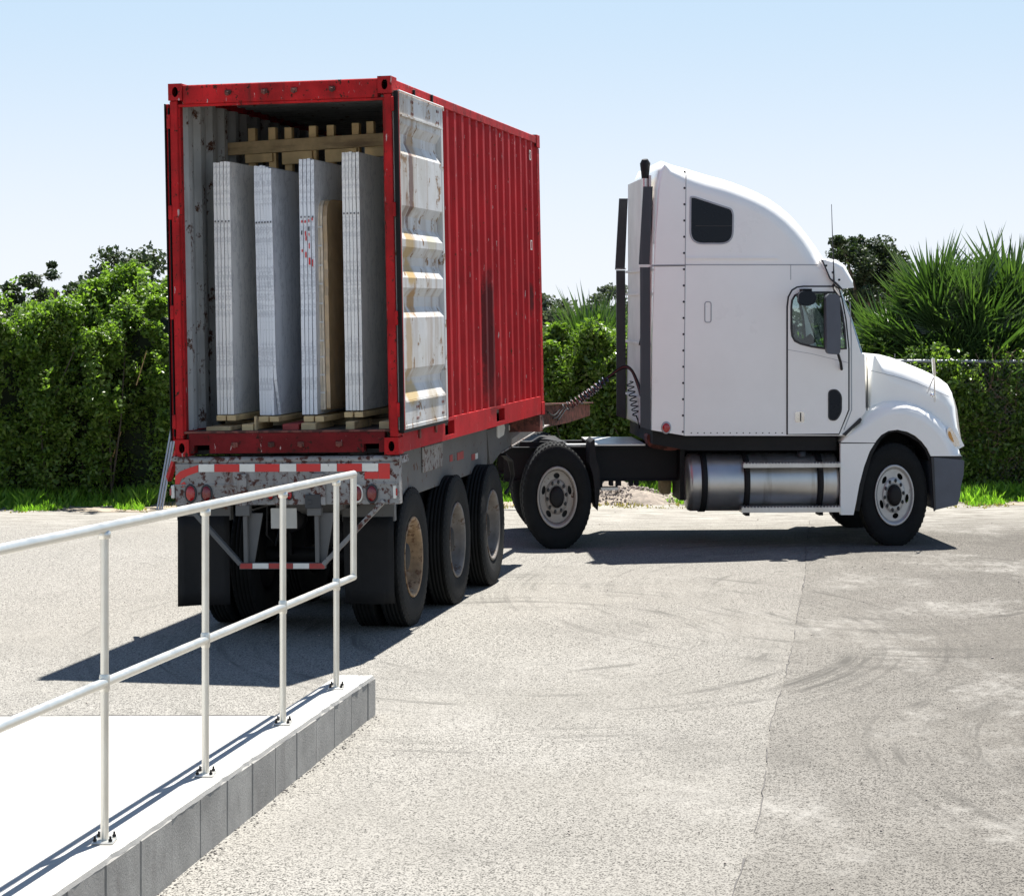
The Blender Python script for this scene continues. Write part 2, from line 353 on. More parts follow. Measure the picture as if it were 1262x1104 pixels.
def tag(o, label=None, cat=None, group=None, kind=None):
    if label: o['label'] = label
    if cat: o['category'] = cat
    if group: o['group'] = group
    if kind or cat: o['kind'] = kind or 'thing'
    return o
def empty(name, mat_or_loc, label, cat, group=None):
    o = bpy.data.objects.new(name, None); C.objects.link(o); o.empty_display_size = .2
    if isinstance(mat_or_loc, Matrix): o.matrix_world = mat_or_loc
    else: o.location = mat_or_loc
    return tag(o, label, cat, group)
def copy_obj(o, parent, loc=None):
    c = o.copy(); C.objects.link(c); c.parent = parent
    if loc is not None: c.location = loc
    return c

class Frame:
    """a local frame; hit() measures where a sight line of the photograph meets one of the frame's planes"""
    def __init__(s, mat): s.m = mat; s.i = mat.inverted()
    def hit(s, px, py, axis, val):
        o = s.i @ Vector((0, 0, EYE)); d = s.i.to_3x3() @ Vector(((px - CX) / FOC, 1, (HY - py) / FOC))
        t = (val - o[axis]) / d[axis]; return o + d * t
    def loc(s, p): return s.i @ Vector(p)
def G(px, py, z=0.):
    d = (EYE - z) * FOC / (py - HY); return Vector(((px - CX) / FOC * d, d, z))
def AT(px, py, d): return Vector(((px - CX) / FOC * d, d, EYE - (py - HY) / FOC * d))

# ------------------------------------------------------------------ ground
def sheet(name, pts, z, mat, **kw):
    tri = tessellate_polygon([[Vector((p[0], p[1], 0)) for p in pts]])
    b = MB(); b.add([(p[0], p[1], z) for p in pts], [tuple(t) for t in tri])
    o = b.build(name, mat); me = o.data
    if me.polygons[0].normal.z < 0: me.flip_normals()
    return tag(o, **kw)
sheet('ground', [(-400, -60), (400, -60), (400, 900), (-400, 900)], 0, 'asphalt', kind='structure')
# older asphalt right of the seam
seam = [(997, 640), (996, 655), (994, 690), (990, 715), (986, 750), (981, 775), (975, 800), (967, 832), (961, 856), (955, 880), (950, 912), (945, 945), (930, 1020), (905, 1104), (880, 1180)]
sp = []
for i in range(len(seam) - 1):
    a = G(*seam[i]); b = G(*seam[i + 1])
    n = max(2, int((b - a).length / .12))
    for k in range(n):
        p = a.lerp(b, k / n); sp.append((p.x + random.uniform(-.007, .007) + .01 * math.sin(p.y * 1.3), p.y))
far_y = sp[0][1]; near_y = sp[-1][1]
sheet('asphalt_patch', [(p[0], p[1]) for p in sp] + [(16, near_y), (16, far_y)], .0045, 'asphalt2', kind='structure')
b = MB(); k = len(sp)
for i in range(k - 1):
    w0 = random.uniform(.001, .006) * (1 if random.random() < .85 else 2.0); w1 = w0 * random.uniform(.5, 1.2)
    if math.sin(i * .37) + math.sin(i * .91 + 2) > .55: continue
    (x0, y0), (x1, y1) = sp[i], sp[i + 1]
    b.add([(x0 - w0, y0, .0085), (x0 + .002, y0, .0085), (x1 + .002, y1, .0085), (x1 - w1, y1, .0085)], [(0, 1, 2, 3)])
tag(b.build('ground_crack', 'crack'), kind='structure')
# soil strip under the hedge
edge = [(-14, 26.9)] + [(x, (27.9 if x > -4.5 else 27.2) + .25 * math.sin(x * 1.7) + random.uniform(-.1, .1)) for x in np.arange(-13, 13.1, .4)] + [(14, 27.6)]
sheet('verge_soil', edge + [(14, 60), (-14, 60)], .005, 'dirt', kind='structure')

# ------------------------------------------------------------------ ramp, wall of blocks
WY0, WY1 = 4.2, 13.76
def wx(y): return -.975 - .141 * (13.75 - y)              # right face of the wall
def wz(y): return .234 + .0122 * (13.75 - y)              # its top
WW = .21
b = MB()                                                   # ramp slab left of the wall
yf = 12.32
ys = [WY0, 6, 8, 10, yf]
vs = []
for y in ys:
    vs += [(wx(y) - WW - .004, y, wz(y) - .006), (-9, y - .1, wz(y) - .006)]
fs = [(2 * i, 2 * i + 2, 2 * i + 3, 2 * i + 1) for i in range(len(ys) - 1)]
b.add(vs, fs)
b.add([vs[-2], vs[-1], (-9, yf - .1, -.05), (wx(yf) - WW - .004, yf, -.05)], [(0, 1, 2, 3)])
tag(b.build('ramp_slab', 'concrete'), kind='structure')
# dark joint where the slab meets the asphalt behind, built as a thin lip
b = MB(); pz = None
xs = np.arange(-9, wx(yf) - WW, .12)
for i in range(len(xs) - 1):
    w = random.uniform(.006, .02)
    b.box((xs[i], yf - .1 + (xs[i] + 9) / (9 + wx(yf) - WW) * .1 + .002, wz(yf) - .03), (xs[i + 1] + .001, yf - .1 + (xs[i] + 9) / (9 + wx(yf) - WW) * .1 + .002 + w * 1.4, wz(yf) - .004))
tag(b.build('ramp_joint', 'crack'), kind='structure')

wall = empty('ramp_wall', (wx(13.75), 13.75, 0), 'low grey block wall along the ramp, topped with pale concrete under the handrail', 'wall')
def WL(p): return Vector(p) - Vector((wx(13.75), 13.75, 0))
yy = WY1; first = True; idx = 0
while yy > WY0:
    ya = yy - (.2 if first else .42); first = False
    y0, y1 = ya + .004, yy - .004
    jit = random.uniform(-.003, .004)
    vs = []
    for (y) in (y0, y1):
        x1 = wx(y) + jit; x0 = wx(y) - WW
        vs += [(x0, y, -.05), (x1, y, -.05), (x1, y, wz(y) - .018), (x0, y, wz(y) - .018)]
    bb = MB().add([WL(p) for p in vs], [(0, 1, 2, 3), (7, 6, 5, 4), (1, 5, 6, 2), (0, 4, 5, 1), (3, 2, 6, 7), (0, 3, 7, 4)])
    bb.build('block', 'block', wall, bev=.005)
    yy = ya; idx += 1
b = MB()                                                   # mortar core and concrete cap with a rough edge
core = []
for y in (WY0, WY1 - .006):
    core += [(wx(y) - WW + .004, y, -.05), (wx(y) - .008, y, -.05), (wx(y) - .008, y, wz(y) - .012), (wx(y) - WW + .004, y, wz(y) - .012)]
b.add([WL(p) for p in core], [(0, 1, 2, 3), (7, 6, 5, 4), (1, 5, 6, 2), (0, 4, 5, 1), (3, 2, 6, 7), (0, 3, 7, 4)])
b.build('mortar', 'joint', wall)
b = MB(); ysn = np.arange(WY0, WY1 + .01, .07); vs = []
for y in ysn:
    j = random.uniform(-.0015, .002) + (-.007 if random.random() < .06 else 0)
    vs += [(wx(y) - WW, y, wz(y) - .018), (wx(y) + j, y, wz(y) - random.uniform(.019, .023)), (wx(y) + j - .003, y, wz(y)), (wx(y) - WW, y, wz(y))]
fs = []
for i in range(len(ysn) - 1):
    o = 4 * i
    fs += [(o + k, o + (k + 1) % 4, o + 4 + (k + 1) % 4, o + 4 + k) for k in range(4)]
fs += [(0, 3, 2, 1), tuple(len(vs) - 4 + k for k in range(4))]
b.add([WL(p) for p in vs], fs); b.build('cap', 'concrete', wall, fix=True)

# crack and grit at the wall's foot
b = MB()
for i in range(420):
    y = random.uniform(WY0, WY1); x = wx(y) + abs(random.gauss(0, .03)) + .003; r = random.uniform(.0015, .005)
    b.box((x - r, y - r * 1.5, -.001), (x + r, y + r * 1.5, r * .8))
tag(b.build('grit', 'crack'), kind='stuff')

# handrail
def rc(d): return -1.08 - .141 * (13.75 - d)               # rail line x at depth d
rail = empty('handrail', (rc(13.2), 13.2, .24), 'pale metal pipe handrail with upper and middle rail, bolted to the ramp wall', 'handrail')
def RL(p): return Vector(p) - Vector((rc(13.2), 13.2, .24))
def topz(d): return 1.405 + (13.66 - d) * .0255
def midz(d): return .812 + (13.66 - d) * .0225
d0, d1 = 4.4, 13.66
MB().tube([RL((rc(d0), d0, topz(d0))), RL((rc(9), 9, topz(9))), RL((rc(d1) + .0, d1, topz(d1)))], .0215, 16).build('upper_rail', 'galv', rail)
MB().tube([RL((rc(d0), d0, midz(d0))), RL((rc(9), 9, midz(9))), RL((rc(d1), d1, midz(d1)))], .0195, 16).build('middle_rail', 'galv', rail)
MB().tube([RL((rc(d1), d1 - .015, midz(d1))), RL((rc(d1), d1 - .015, topz(d1)))], .0185, 14).build('end_drop', 'galv', rail)
for d in (13.22, 12.03, 10.64, 9.25, 7.85, 6.45):
    x = rc(d)
    MB().tube([RL((x, d, wz(d) + .01)), RL((x, d, topz(d) - .012))], .0165, 16).build('post', 'galv', rail)
    w, l = .042, .058
    p = MB().box(RL((x - w, d - l, wz(d) + .001)), RL((x + w, d + l, wz(d) + .010))).build('base_plate', 'galv', rail, bev=.003)
    for sx_ in (-1, 1):
        for sy_ in (-1, 1):
            c = RL((x + sx_ * w * .72, d + sy_ * l * .72, wz(d) + .012))
            MB().lathe([(.0001, .020), (.0045, .020), (.0045, .008), (.008, .008), (.008, 0)], c, 2, 8, sm=False).build('bolt', 'black', p)
    for z in (midz(d), topz(d) - .02):
        MB().lathe([(.0185, -.024), (.024, -.02), (.024, .004), (.0185, .008)] if z > 1.2 else [(.0185, -.034), (.0215, -.024), (.0215, .024), (.0185, .034)], RL((x, d, z)), 2, 16).build('weld', 'galv', rail)

# ------------------------------------------------------------------ container
W, L, H = 1.592, 5.96, 2.591
YAW = -R(9.76)
CM = Matrix.Translation((-2.565, 16.54, 1.325)) @ Matrix.Rotation(YAW, 4, 'Z') @ Matrix.Rotation(-R(1.15), 4, 'Y')
CF = Frame(CM)
cont = empty('shipping_container', CM, 'red corrugated shipping container with its rear doors folded open on a trailer', 'container')
PW, PD = .055, .13
def fitting(x0, y0, z0, sx_, sy_):
    """corner fitting with its oval hole in the rear (or front) face; x0,y0,z0 the outer lower corner"""
    w, dp, h = .10, .16, .118
    xa, xb = (x0, x0 + w) if sx_ > 0 else (x0 - w, x0)
    ya, yb = (y0, y0 + dp) if sy_ > 0 else (y0 - dp, y0)
    b = MB(); cx_, cz_ = (xa + xb) / 2, z0 + h / 2
    oval = [(cx_ + .022 * math.cos(t), cz_ + .036 * math.sin(t)) for t in np.linspace(0, 2 * math.pi, 17)[:-1]]
    sq = [(xa, z0), (xb, z0), (xb, z0 + h), (xa, z0 + h)]
    f0, f1 = (ya, ya + .012) if sy_ > 0 else (yb - .012, yb)
    b.prism([sq, oval], 1, f0, f1)
    yc0, yc1 = (ya + .012, yb) if sy_ > 0 else (ya, yb - .012)
    b.box((xa, yc0, z0), (xa + .010, yc1, z0 + h)); b.box((xb - .010, yc0, z0), (xb, yc1, z0 + h))
    b.box((xa + .01, yc0, z0), (xb - .01, yc1, z0 + .01)); b.box((xa + .01, yc0, z0 + h - .01), (xb - .01, yc1, z0 + h))
    ye = yb - .012 if sy_ > 0 else ya
    b.box((xa + .01, ye, z0 + .01), (xb - .01, ye + .011, z0 + h - .01), 1)
    b.build('corner_fitting', ['cred2', 'black'], cont, bev=.003)
for sx_, x0 in ((1, -.006), (-1, W + .006)):
    for sy_, y0 in ((1, -.008), (-1, L + .008)):
        for z0 in (-.008, H - .11): fitting(x0, y0, z0, sx_, sy_)
        zb, zt = .112, H - .112
        b = MB()
        xa, xb = (0, PW) if sx_ > 0 else (W - PW, W)
        ya, yb = (0, PD) if sy_ > 0 else (L - PD, L)
        b.box((xa, ya, zb), (xb, yb, zt))
        if sy_ > 0:                                        # the folded steel return of the rear post
            b.box((xa + (0 if sx_ > 0 else -.012), ya + .02, zb + .03), (xb + (.012 if sx_ > 0 else 0), ya + .05, zt - .02))
        b.build('corner_post', 'cred2', cont, bev=.006)
# header, sill
b = MB(); b.box((.094, .004, H - .135), (W - .094, .10, H - .004)); b.box((PW, .01, H - .155), (W - PW, .05, H - .135))
b.build('door_header', 'cred2', cont, bev=.006)
for px_ in (281, 326, 362.5, 409.5):
    p = CF.hit(px_, 117, 1, 0); q_ = CF.hit(px_ , 545, 1, 0)
    MB().box((p.x - .022, -.012, H - .082), (p.x + .022, .004, H - .05)).box((p.x - .008, -.02, H - .09), (p.x + .01, -.01, H - .06)).build('lock_keeper', 'rusty', cont, bev=.003)
    MB().box((p.x - .022, -.010, .055), (p.x + .022, .006, .088)).box((p.x - .008, -.018, .05), (p.x + .01, -.008, .08)).build('lock_keeper', 'rusty', cont, bev=.003)
pk = []
for (xa_, xb_) in ((239, 258), (448, 467)):
    pk.append((CF.hit(xa_, 552, 1, 0).x, CF.hit(xb_, 552, 1, 0).x))
zb = .012; zt = .150
prof = [(.094, zb), (pk[0][0], zb), (pk[0][0], .07), (pk[0][1], .07), (pk[0][1], zb), (pk[1][0], zb), (pk[1][0], .07), (pk[1][1], .07), (pk[1][1], zb), (W - .094, zb), (W - .094, zt), (.094, zt)]
MB().prism([prof], 1, .004, .08).build('door_sill', 'csill', cont, bev=.004)
MB().box((PW, .012, .150), (W - PW, .075, .166)).build('threshold', 'rusty', cont, bev=.003)
# side rails, sides
def corr(y0, y1, x_out, sgn, z0, z1):
    """corrugated sheet standing along y; sgn +1 when the outside faces +x"""
    pitch = .276; dep = .034; pts = []; y = y0
    n = int((y1 - y0) / pitch)
    pitch = (y1 - y0) / n
    for i in range(n):
        pts += [(y, 0), (y + pitch * .27, 0), (y + pitch * .5, dep), (y + pitch * .77, dep)]; y += pitch
    pts.append((y1, 0))
    b = MB(); vs = []
    for (yy_, dd) in pts: vs += [(x_out - sgn * dd, yy_, z0), (x_out - sgn * dd, yy_, z1)]
    k = len(pts); b.add(vs, [(2 * i, 2 * i + 2, 2 * i + 3, 2 * i + 1) for i in range(k - 1)], 0)
    vs = []
    for (yy_, dd) in pts: vs += [(x_out - sgn * (dd + .003), yy_, z0), (x_out - sgn * (dd + .003), yy_, z1)]
    b.add(vs, [(2 * i, 2 * i + 1, 2 * i + 3, 2 * i + 2) for i in range(k - 1)], 1)
    return b
for sgn, xo in ((1, W - .006), (-1, .006)):
    corr(PD, L - PD, xo, sgn, .16, H - .07).build('side_panel', ['cred', 'cgrey'], cont)
    xa, xb = (W - .05, W) if sgn > 0 else (0, .05)
    MB().box((xa, .152, H - .075), (xb, L - .152, H - .008)).build('top_rail', 'cred2', cont, bev=.004)
    y1_, y2_ = CF.hit(548.5, 524, 0, W).y, CF.hit(560, 524, 0, W).y
    y3_, y4_ = CF.hit(612, 510, 0, W).y, CF.hit(622, 510, 0, W).y
    prof = [(.152, 0), (L - .152, 0), (L - .152, .165), (.152, .165)]
    holes = [[(a, .035), (b_, .035), (b_, .14), (a, .14)] for a, b_ in ((y1_, y2_), (y3_, y4_))]
    b = MB(); b.prism([prof] + holes, 0, xb - .006 if sgn > 0 else xa, xb if sgn > 0 else xa + .006)
    b.box((xa if sgn > 0 else xa + .006, .152, .0), (xb - .006 if sgn > 0 else xb, y1_, .165)); b.box((xa if sgn > 0 else xa + .006, y2_, .0), (xb - .006 if sgn > 0 else xb, y3_, .165)); b.box((xa if sgn > 0 else xa + .006, y4_, 0), (xb - .006 if sgn > 0 else xb, L - .152, .165))
    b.build('bottom_rail', 'cred', cont)
# roof: ribs across
pitch = .21; n = int((L - .2) / pitch); b = MB(); vs = []; pts = []
for i in range(n):
    y = .1 + i * pitch; pts += [(y, 0), (y + .06, 0), (y + .1, .018), (y + .16, .018)]
pts.append((.1 + n * pitch, 0))
for (yy_, dd) in pts: vs += [(.03, yy_, H - .02 - dd), (W - .03, yy_, H - .02 - dd)]
kk = len(pts); b.add(vs, [(2 * i, 2 * i + 1, 2 * i + 3, 2 * i + 2) for i in range(kk - 1)], 0)
vs2 = [(x, y, z - .003) for (x, y, z) in vs]; b.add(vs2, [(2 * i, 2 * i + 2, 2 * i + 3, 2 * i + 1) for i in range(kk - 1)], 1)
b.build('roof_panel', ['cred', 'cdark'], cont)
b = MB(); vs = []; pts = []; x = PW
while x < W - PW - .18: pts += [(x, 0), (x + .05, 0), (x + .09, .04), (x + .14, .04)]; x += .18
pts.append((W - PW, 0))
for (xx, dd) in pts: vs += [(xx, L - .06 + dd, .16), (xx, L - .06 + dd, H - .07)]
b.add(vs, [(2 * i, 2 * i + 1, 2 * i + 3, 2 * i + 2) for i in range(len(pts) - 1)], 0)
vs2 = [(x_, y_ + .003, z_) for (x_, y_, z_) in vs]; b.add(vs2, [(2 * i, 2 * i + 2, 2 * i + 3, 2 * i + 1) for i in range(len(pts) - 1)], 1)
b.build('front_wall', ['cgrey', 'cred'], cont)
MB().box((.05, .08, .10), (W - .05, L - .08, .158)).build('floor', 'ply', cont)
MB().box((.05, .1, .0), (W - .05, L - .1, .03)).build('underside', 'black', cont)
# right door, folded back against the side: inside face seen
DX = W + .014; DT = .024
y_h = .035; y_e = CF.hit(549, 330, 0, DX + DT).y
zt_ = CF.hit(520, 124, 0, DX + DT).z; zb_ = CF.hit(520, 525, 0, DX + DT).z
door = MB()
fr = .062
door.box((DX - .018, y_h, zb_), (DX + DT, y_h + fr, zt_), 0); door.box((DX - .018, y_e - fr, zb_), (DX + DT, y_e, zt_), 0)
door.box((DX, y_h + fr, zt_ - .028), (DX + DT, y_e - fr, zt_), 0); door.box((DX, y_h + fr, zb_), (DX + DT, y_e - fr, zb_ + .03), 0)
def dz(py): return CF.hit(520, py, 0, DX + DT).z
F0, F1 = DX + DT - .003, DX - .017
pr = [(zt_ - .028, F0), (dz(149), F0 ), (dz(160), F0 - .002), (dz(171), F1), (dz(182), F1), (dz(196), F0), (dz(257), F0), (dz(269), F1), (dz(283), F1), (dz(297), F0), (dz(306), F0),
      (dz(318), F1), (dz(328), F1), (dz(343), F0), (dz(355), F0), (dz(366), F1), (dz(378), F1), (dz(391), F0), (dz(452), F0), (dz(464), F1), (dz(472), F1), (dz(490), F0), (zb_ + .03, F0)]
vs = []
for (z, x) in pr: vs += [(x, y_h + fr, z), (x, y_e - fr, z)]
door.add(vs, [(2 * i, 2 * i + 1, 2 * i + 3, 2 * i + 2) for i in range(len(pr) - 1)], 0)
do = door.build('door', ['door_in', 'cred'], cont, bev=.003)
for (px_, py, w_, h_, cl_, k_) in ((507, 225, .05, .30, (.13, .07, .05), .85), (512, 178, .09, .06, (.30, .19, .09), .7), (505, 300, .10, .09, (.38, .26, .10), .75), (508, 336, .10, .07, (.40, .27, .10), .8),
                                  (512, 372, .10, .07, (.34, .20, .08), .85), (505, 430, .07, .26, (.36, .25, .13), .7), (510, 483, .14, .07, (.42, .31, .14), .75), (520, 200, .10, .22, (.42, .40, .36), .5), (503, 260, .05, .10, (.2, .13, .09), .6), (535, 490, .12, .12, (.38, .33, .24), .5), (533, 300, .1, .06, (.42, .38, .26), .6)):
    p = CF.hit(px_, py, 0, DX + DT); stain(M['door_in'], p.y, p.z, w_ * 1.35, h_ * 1.3, cl_, min(1, k_ * 1.2))
tag(do, 'right door folded back, its grimy white inside face showing')
MB().box((DX + .002, y_h + fr, dz(151) - .006), (DX + DT + .014, y_e - fr + .0, dz(151) + .006)).build('ledge', 'door_in', do)
MB().box((DX + .002, y_h + fr, dz(492) - .005), (DX + DT + .004, y_e - fr, dz(492) + .004)).build('ledge', 'door_in', do)
b = MB()
for (za, zb2) in ((dz(131), 0), (dz(145), 0), (dz(500), 0), (dz(514), 0)):
    for yy_ in (y_h + .42, y_h + .47, y_e - .2, y_e - .15):
        b.lathe([(.0001, .004), (.011, .004), (.011, -.004)], (F0, yy_, za), 0, 8, sm=False)
tag(b.build('bolt_heads', 'rusty', do), kind='stuff')
# gasket and hinge side
MB().box((DX - .002, y_h - .024, zb_ - .005), (DX + DT + .004, y_h - .003, zt_ + .005)).build('gasket', 'gasket', do, bev=.003)
MB().box((DX, y_h - .002, zb_), (DX + DT + .006, y_h + .010, zt_)).build('edge_strip', 'cred', do)
MB().tube([(DX + DT + .006, y_h, zt_ + .006), (DX + DT + .006, y_e - .01, zt_ + .006), (DX + DT + .006, y_e + .004, zt_ - .02)], .006, 8).build('drip_seal', 'strap', do)
MB().box((DX - .01, y_h, zb_ - .02), (DX + DT, y_e, zb_ - .002)).build('lower_seal', 'gasket', do)
for py in (128, 258, 392, 505):
    z = CF.hit(482, py, 1, 0).z
    MB().box((W - .004, -.012, z - .05), (W + .018, .008, z + .05)).build('hinge', 'cred2', do, bev=.005)
for (px_, py) in ((510, 116), (532, 122)):                  # bar cams by the top rail
    p = CF.hit(px_, py, 0, DX + .0)
    MB().box((W + .005, p.y - .012, p.z - .035), (DX + .01, p.y + .012, p.z + .03)).build('bar_cam', 'black', do, bev=.004)
for (px_, py) in ((518, 535), (538, 528)):
    p = CF.hit(px_, py, 0, DX + .0)
    MB().box((W + .005, p.y - .014, p.z - .03), (DX + .005, p.y + .014, p.z + .05)).build('bar_cam', 'rusty', do, bev=.004)
# left door folded along the left side: only its edge shows
do2 = MB().box((-.036, .03, .10), (-.014, 1.12, H - .13)).build('door', 'cred', cont, bev=.004)
tag(do2, 'left door folded along the far side, seen edge on')
MB().box((-.044, .012, .10), (-.037, .045, H - .13)).build('gasket', 'gasket', do2)
MB().box((-.0135, .0, .13), (-.008, .05, H - .16)).build('gasket', 'gasket', do2)
for yy_ in (.35, .75): MB().tube([(-.006, yy_, .05), (-.006, yy_, H - .05)], .006, 8).build('locking_bar', 'galv', do2)
for py in (150, 262, 385, 520):
    z = CF.hit(214, py, 1, 0).z
    MB().box((-.022, -.008, z - .05), (.004, .010, z + .05)).build('hinge', 'cred2', do2, bev=.005)
# small white lettering plates and stains on the side
for (xa_, ya_, yb_) in ((652.5, 185, 197), (654, 296, 308)):
    p = CF.hit(xa_, ya_, 0, W); q = CF.hit(xa_, yb_, 0, W)
    b = MB()
    for (dy, wd) in ((0, .012), (.07, .012)): b.box((W - .004, p.y + dy, q.z), (W, p.y + dy + wd, p.z))
    b.box((W - .004, p.y, p.z - .01), (W, p.y + .08, p.z)); b.box((W - .004, p.y, q.z), (W, p.y + .08, q.z + .01))
    b.build('stencil', 'wtape', cont)

# ------------------------------------------------------------------ the cargo
def slab(x0, x1, y0, y1, z0, z1, mat, label, grp, chip=None):
    cx_, cy_ = (x0 + x1) / 2, y0
    root_m = CM @ Matrix.Translation((cx_, cy_, z0))
    t = (x1 - x0) / 2 - .0022; h = z1 - z0; l = y1 - y0
    # outline in the y,z plane with a slightly rough rear edge
    n = 14; pts = [(0 + random.uniform(-.003, .003), h * i / n) for i in range(n + 1)]
    if chip: pts = [(y + (chip * max(0, 1 - z / .28) if z < .28 else 0), z) for (y, z) in pts]
    pts[-1] = (random.uniform(.003, .012), h); pts.insert(0, (.02, -.0))
    out = pts + [(l, h), (l, 0)]
    b = MB().prism([out], 0, -t, t)
    me = b.mesh('marble_slab', mat); o = link('marble_slab', me, None, bev=.0025)
    o.matrix_world = root_m
    return tag(o, label, 'slab', grp)
ordn = ['leftmost', 'second from the left', 'third from the left', 'fourth from the left', 'fifth from the left', 'rightmost']
def bundle(xpt, wpt, xpb, wpb, ytop, ybot, n, mat, name, y0=.36, ln=2.4, tilt=0, fan=0):
    a = CF.hit(xpt, ytop, 1, y0); b_ = CF.hit(xpt + wpt, ytop, 1, y0); c = CF.hit(xpb, ybot, 1, y0); d = CF.hit(xpb + wpb, ybot, 1, y0)
    xm0, xm1 = (a.x + c.x) / 2, (b_.x + d.x) / 2; z0, z1 = c.z, a.z
    t = (xm1 - xm0) / n; lean = (a.x - c.x) / (z1 - z0)
    objs = []
    for i in range(n):
        which = (ordn[i] if i < n - 1 else 'rightmost')
        extra = ''
        s = slab(c.x + (d.x - c.x) * i / n, c.x + (d.x - c.x) * (i + 1) / n, y0 + (fan * (n - 1 - i) if fan else random.uniform(0, .012)), y0 + ln, z0, z1 + random.uniform(-.012, .006) - (fan * .5 * i),
                 mat, f'{which} marble slab in the {name}', 'marble slabs standing on edge in the container', chip=(.1 if (fan and i == n - 1) else None))
        s.matrix_world = s.matrix_world @ Matrix.Rotation(math.atan(lean), 4, 'Y')
        objs.append(s)
    return (c.x, d.x, z0, z1, lean)
B1 = bundle(261.5, 21.5, 267, 21.5, 199, 511, 5, 'marble', 'leftmost stack, beside the container wall')
B2 = bundle(309, 25, 317, 25, 202, 512, 6, 'marbleb', 'bluish stack right of the leftmost one', fan=.012)
B3 = bundle(367.5, 17.5, 372, 19, 196, 511, 4, 'marbleb', 'red-marked stack beside the brown wrapped pack')
B4 = bundle(420, 20.5, 425.5, 22, 188, 506, 5, 'marble', 'tallest stack, nearest the open right door')
# chalk marks on the third stack
def on_edge(px_, py, w, h, mat, y0=.352, name='chalk_mark', par=None):
    p = CF.hit(px_, py, 1, y0); b = MB().box((p.x - w / 2, y0, p.z - h / 2), (p.x + w / 2, y0 + .001, p.z + h / 2))
    return p, b
marks = {}
sl3 = [o for o in C.objects if o.get('label', '').find('red-marked') > 0]
allsl = [o for o in C.objects if o.name.startswith('marble_slab')]
for (px_, py, w, h, mt) in [(371, 273, .009, .018, 'mark'), (375, 273, .009, .018, 'mark'), (379.5, 272, .007, .02, 'mark'), (383.5, 270, .008, .02, 'mark'), (370.7, 287, .008, .03, 'markb'), (375.5, 288, .008, .035, 'mark'),
                         (376.2, 294, .008, .03, 'mark'), (379.5, 282, .008, .03, 'markb'), (379.8, 289, .006, .02, 'mark'), (371.5, 309, .009, .018, 'mark'), (376, 314, .009, .04, 'mark'), (380.5, 322, .012, .05, 'mark'), (380, 303, .006, .04, 'mark'), (384, 324, .006, .05, 'mark')]:
    p = CF.hit(px_, py, 1, .34)
    xw = CM @ p
    best = min(sl3, key=lambda s: abs((s.matrix_world.inverted() @ xw).x))
    q = best.matrix_world.inverted() @ xw
    b = MB().box((max(q.x - w / 2, -.010), -.0065, q.z - h / 2), (min(q.x + w / 2, .010), -.002, q.z + h / 2))
    b.build('chalk_mark' if mt == 'mark' else 'ink_mark', mt, best)
for st, (ya, cols) in {'leftmost stack': (271, 5), 'bluish stack': (273, 6), 'tallest stack': (265, 5), 'red-marked': (268, 4)}.items():
    for s in allsl:
        if st in s['label']:
            z = (s.matrix_world.inverted() @ (CM @ CF.hit(350, ya, 1, .35))).z
            MB().box((-.004, -.0065, z - .006), (.004, -.002, z + .006)).build('ink_mark', 'markb', s)
# wrapped pack
y0 = .46
a = CF.hit(388.5, 250, 1, y0); c = CF.hit(396, 505, 1, y0); e = CF.hit(398, 505, 1, y0)
pk0, pk1 = CF.hit(390, 400, 1, y0).x, CF.hit(399.5, 400, 1, y0).x
pack = empty('wrapped_slab_pack', CM @ Matrix.Translation((pk0, y0, c.z)), 'brown plastic-wrapped pack with white straps between two marble stacks', 'wrapped pack')
w = pk1 - pk0; h = CF.hit(392, 245, 1, y0).z - c.z; ln = 1.9
n = 24
def packshape(t0, t1, ins):
    out = [(ins, 0)] + [(ins + random.uniform(-.006, .006), h * i / n) for i in range(1, n - 1)] + [(ins + .02, h - .05), (ins + .07, h - .012), (ins + .18, h), (ln * .5, h + .008), (ln, h), (ln, 0)]
    return MB().prism([out], 0, t0, t1)
for i in range(3):
    packshape(w * i / 3, w * (i + 1) / 3 - .002, .003 * i).build('slab_edge', 'wrapedge', pack, bev=.002)
packshape(w + .001, w + .03, .02).build('wrapping', 'wrap', pack, bev=.014, seg=3)
for py in (280, 303, 327, 350, 374, 397, 420, 440, 462, 484):
    z = CF.hit(394, py, 1, y0).z - c.z
    MB().box((.004, -.006, z - .007), (w - .002, .0005, z + .007)).build('strap', 'strap', pack, bev=.002)

# timbers: brace across the top
yb_ = 1.3
p0 = CF.hit(276, 184.5, 1, yb_); p1 = CF.hit(480, 171.5, 1, yb_)
slope = (p1.z - p0.z) / (p1.x - p0.x)
hh = (CF.hit(276, 177, 1, yb_).z - CF.hit(276, 192.5, 1, yb_).z)
brace = empty('timber_brace', CM @ Matrix.Translation((p0.x, yb_, p0.z)), 'timber brace above the marble slabs, one long plank nailed to seven short uprights', 'timber brace')
xe = min(p1.x, W - .07) - p0.x
MB().bar((0, 0, 0), (xe, 0, slope * xe), .03, hh).build('plank', 'wood2', brace, bev=.003)
for px_, yt, in ((309, 158), (334, 157), (354, 157), (384, 155), (406, 154), (437, 151.5), (455, 149.5)):
    p = CF.hit(px_, yt, 1, yb_); x = p.x - p0.x; zt2 = p.z - p0.z
    MB().box((x - .028, .018, slope * x - .5), (x + .028, .09, zt2)).build('upright', 'wood', brace, bev=.003)
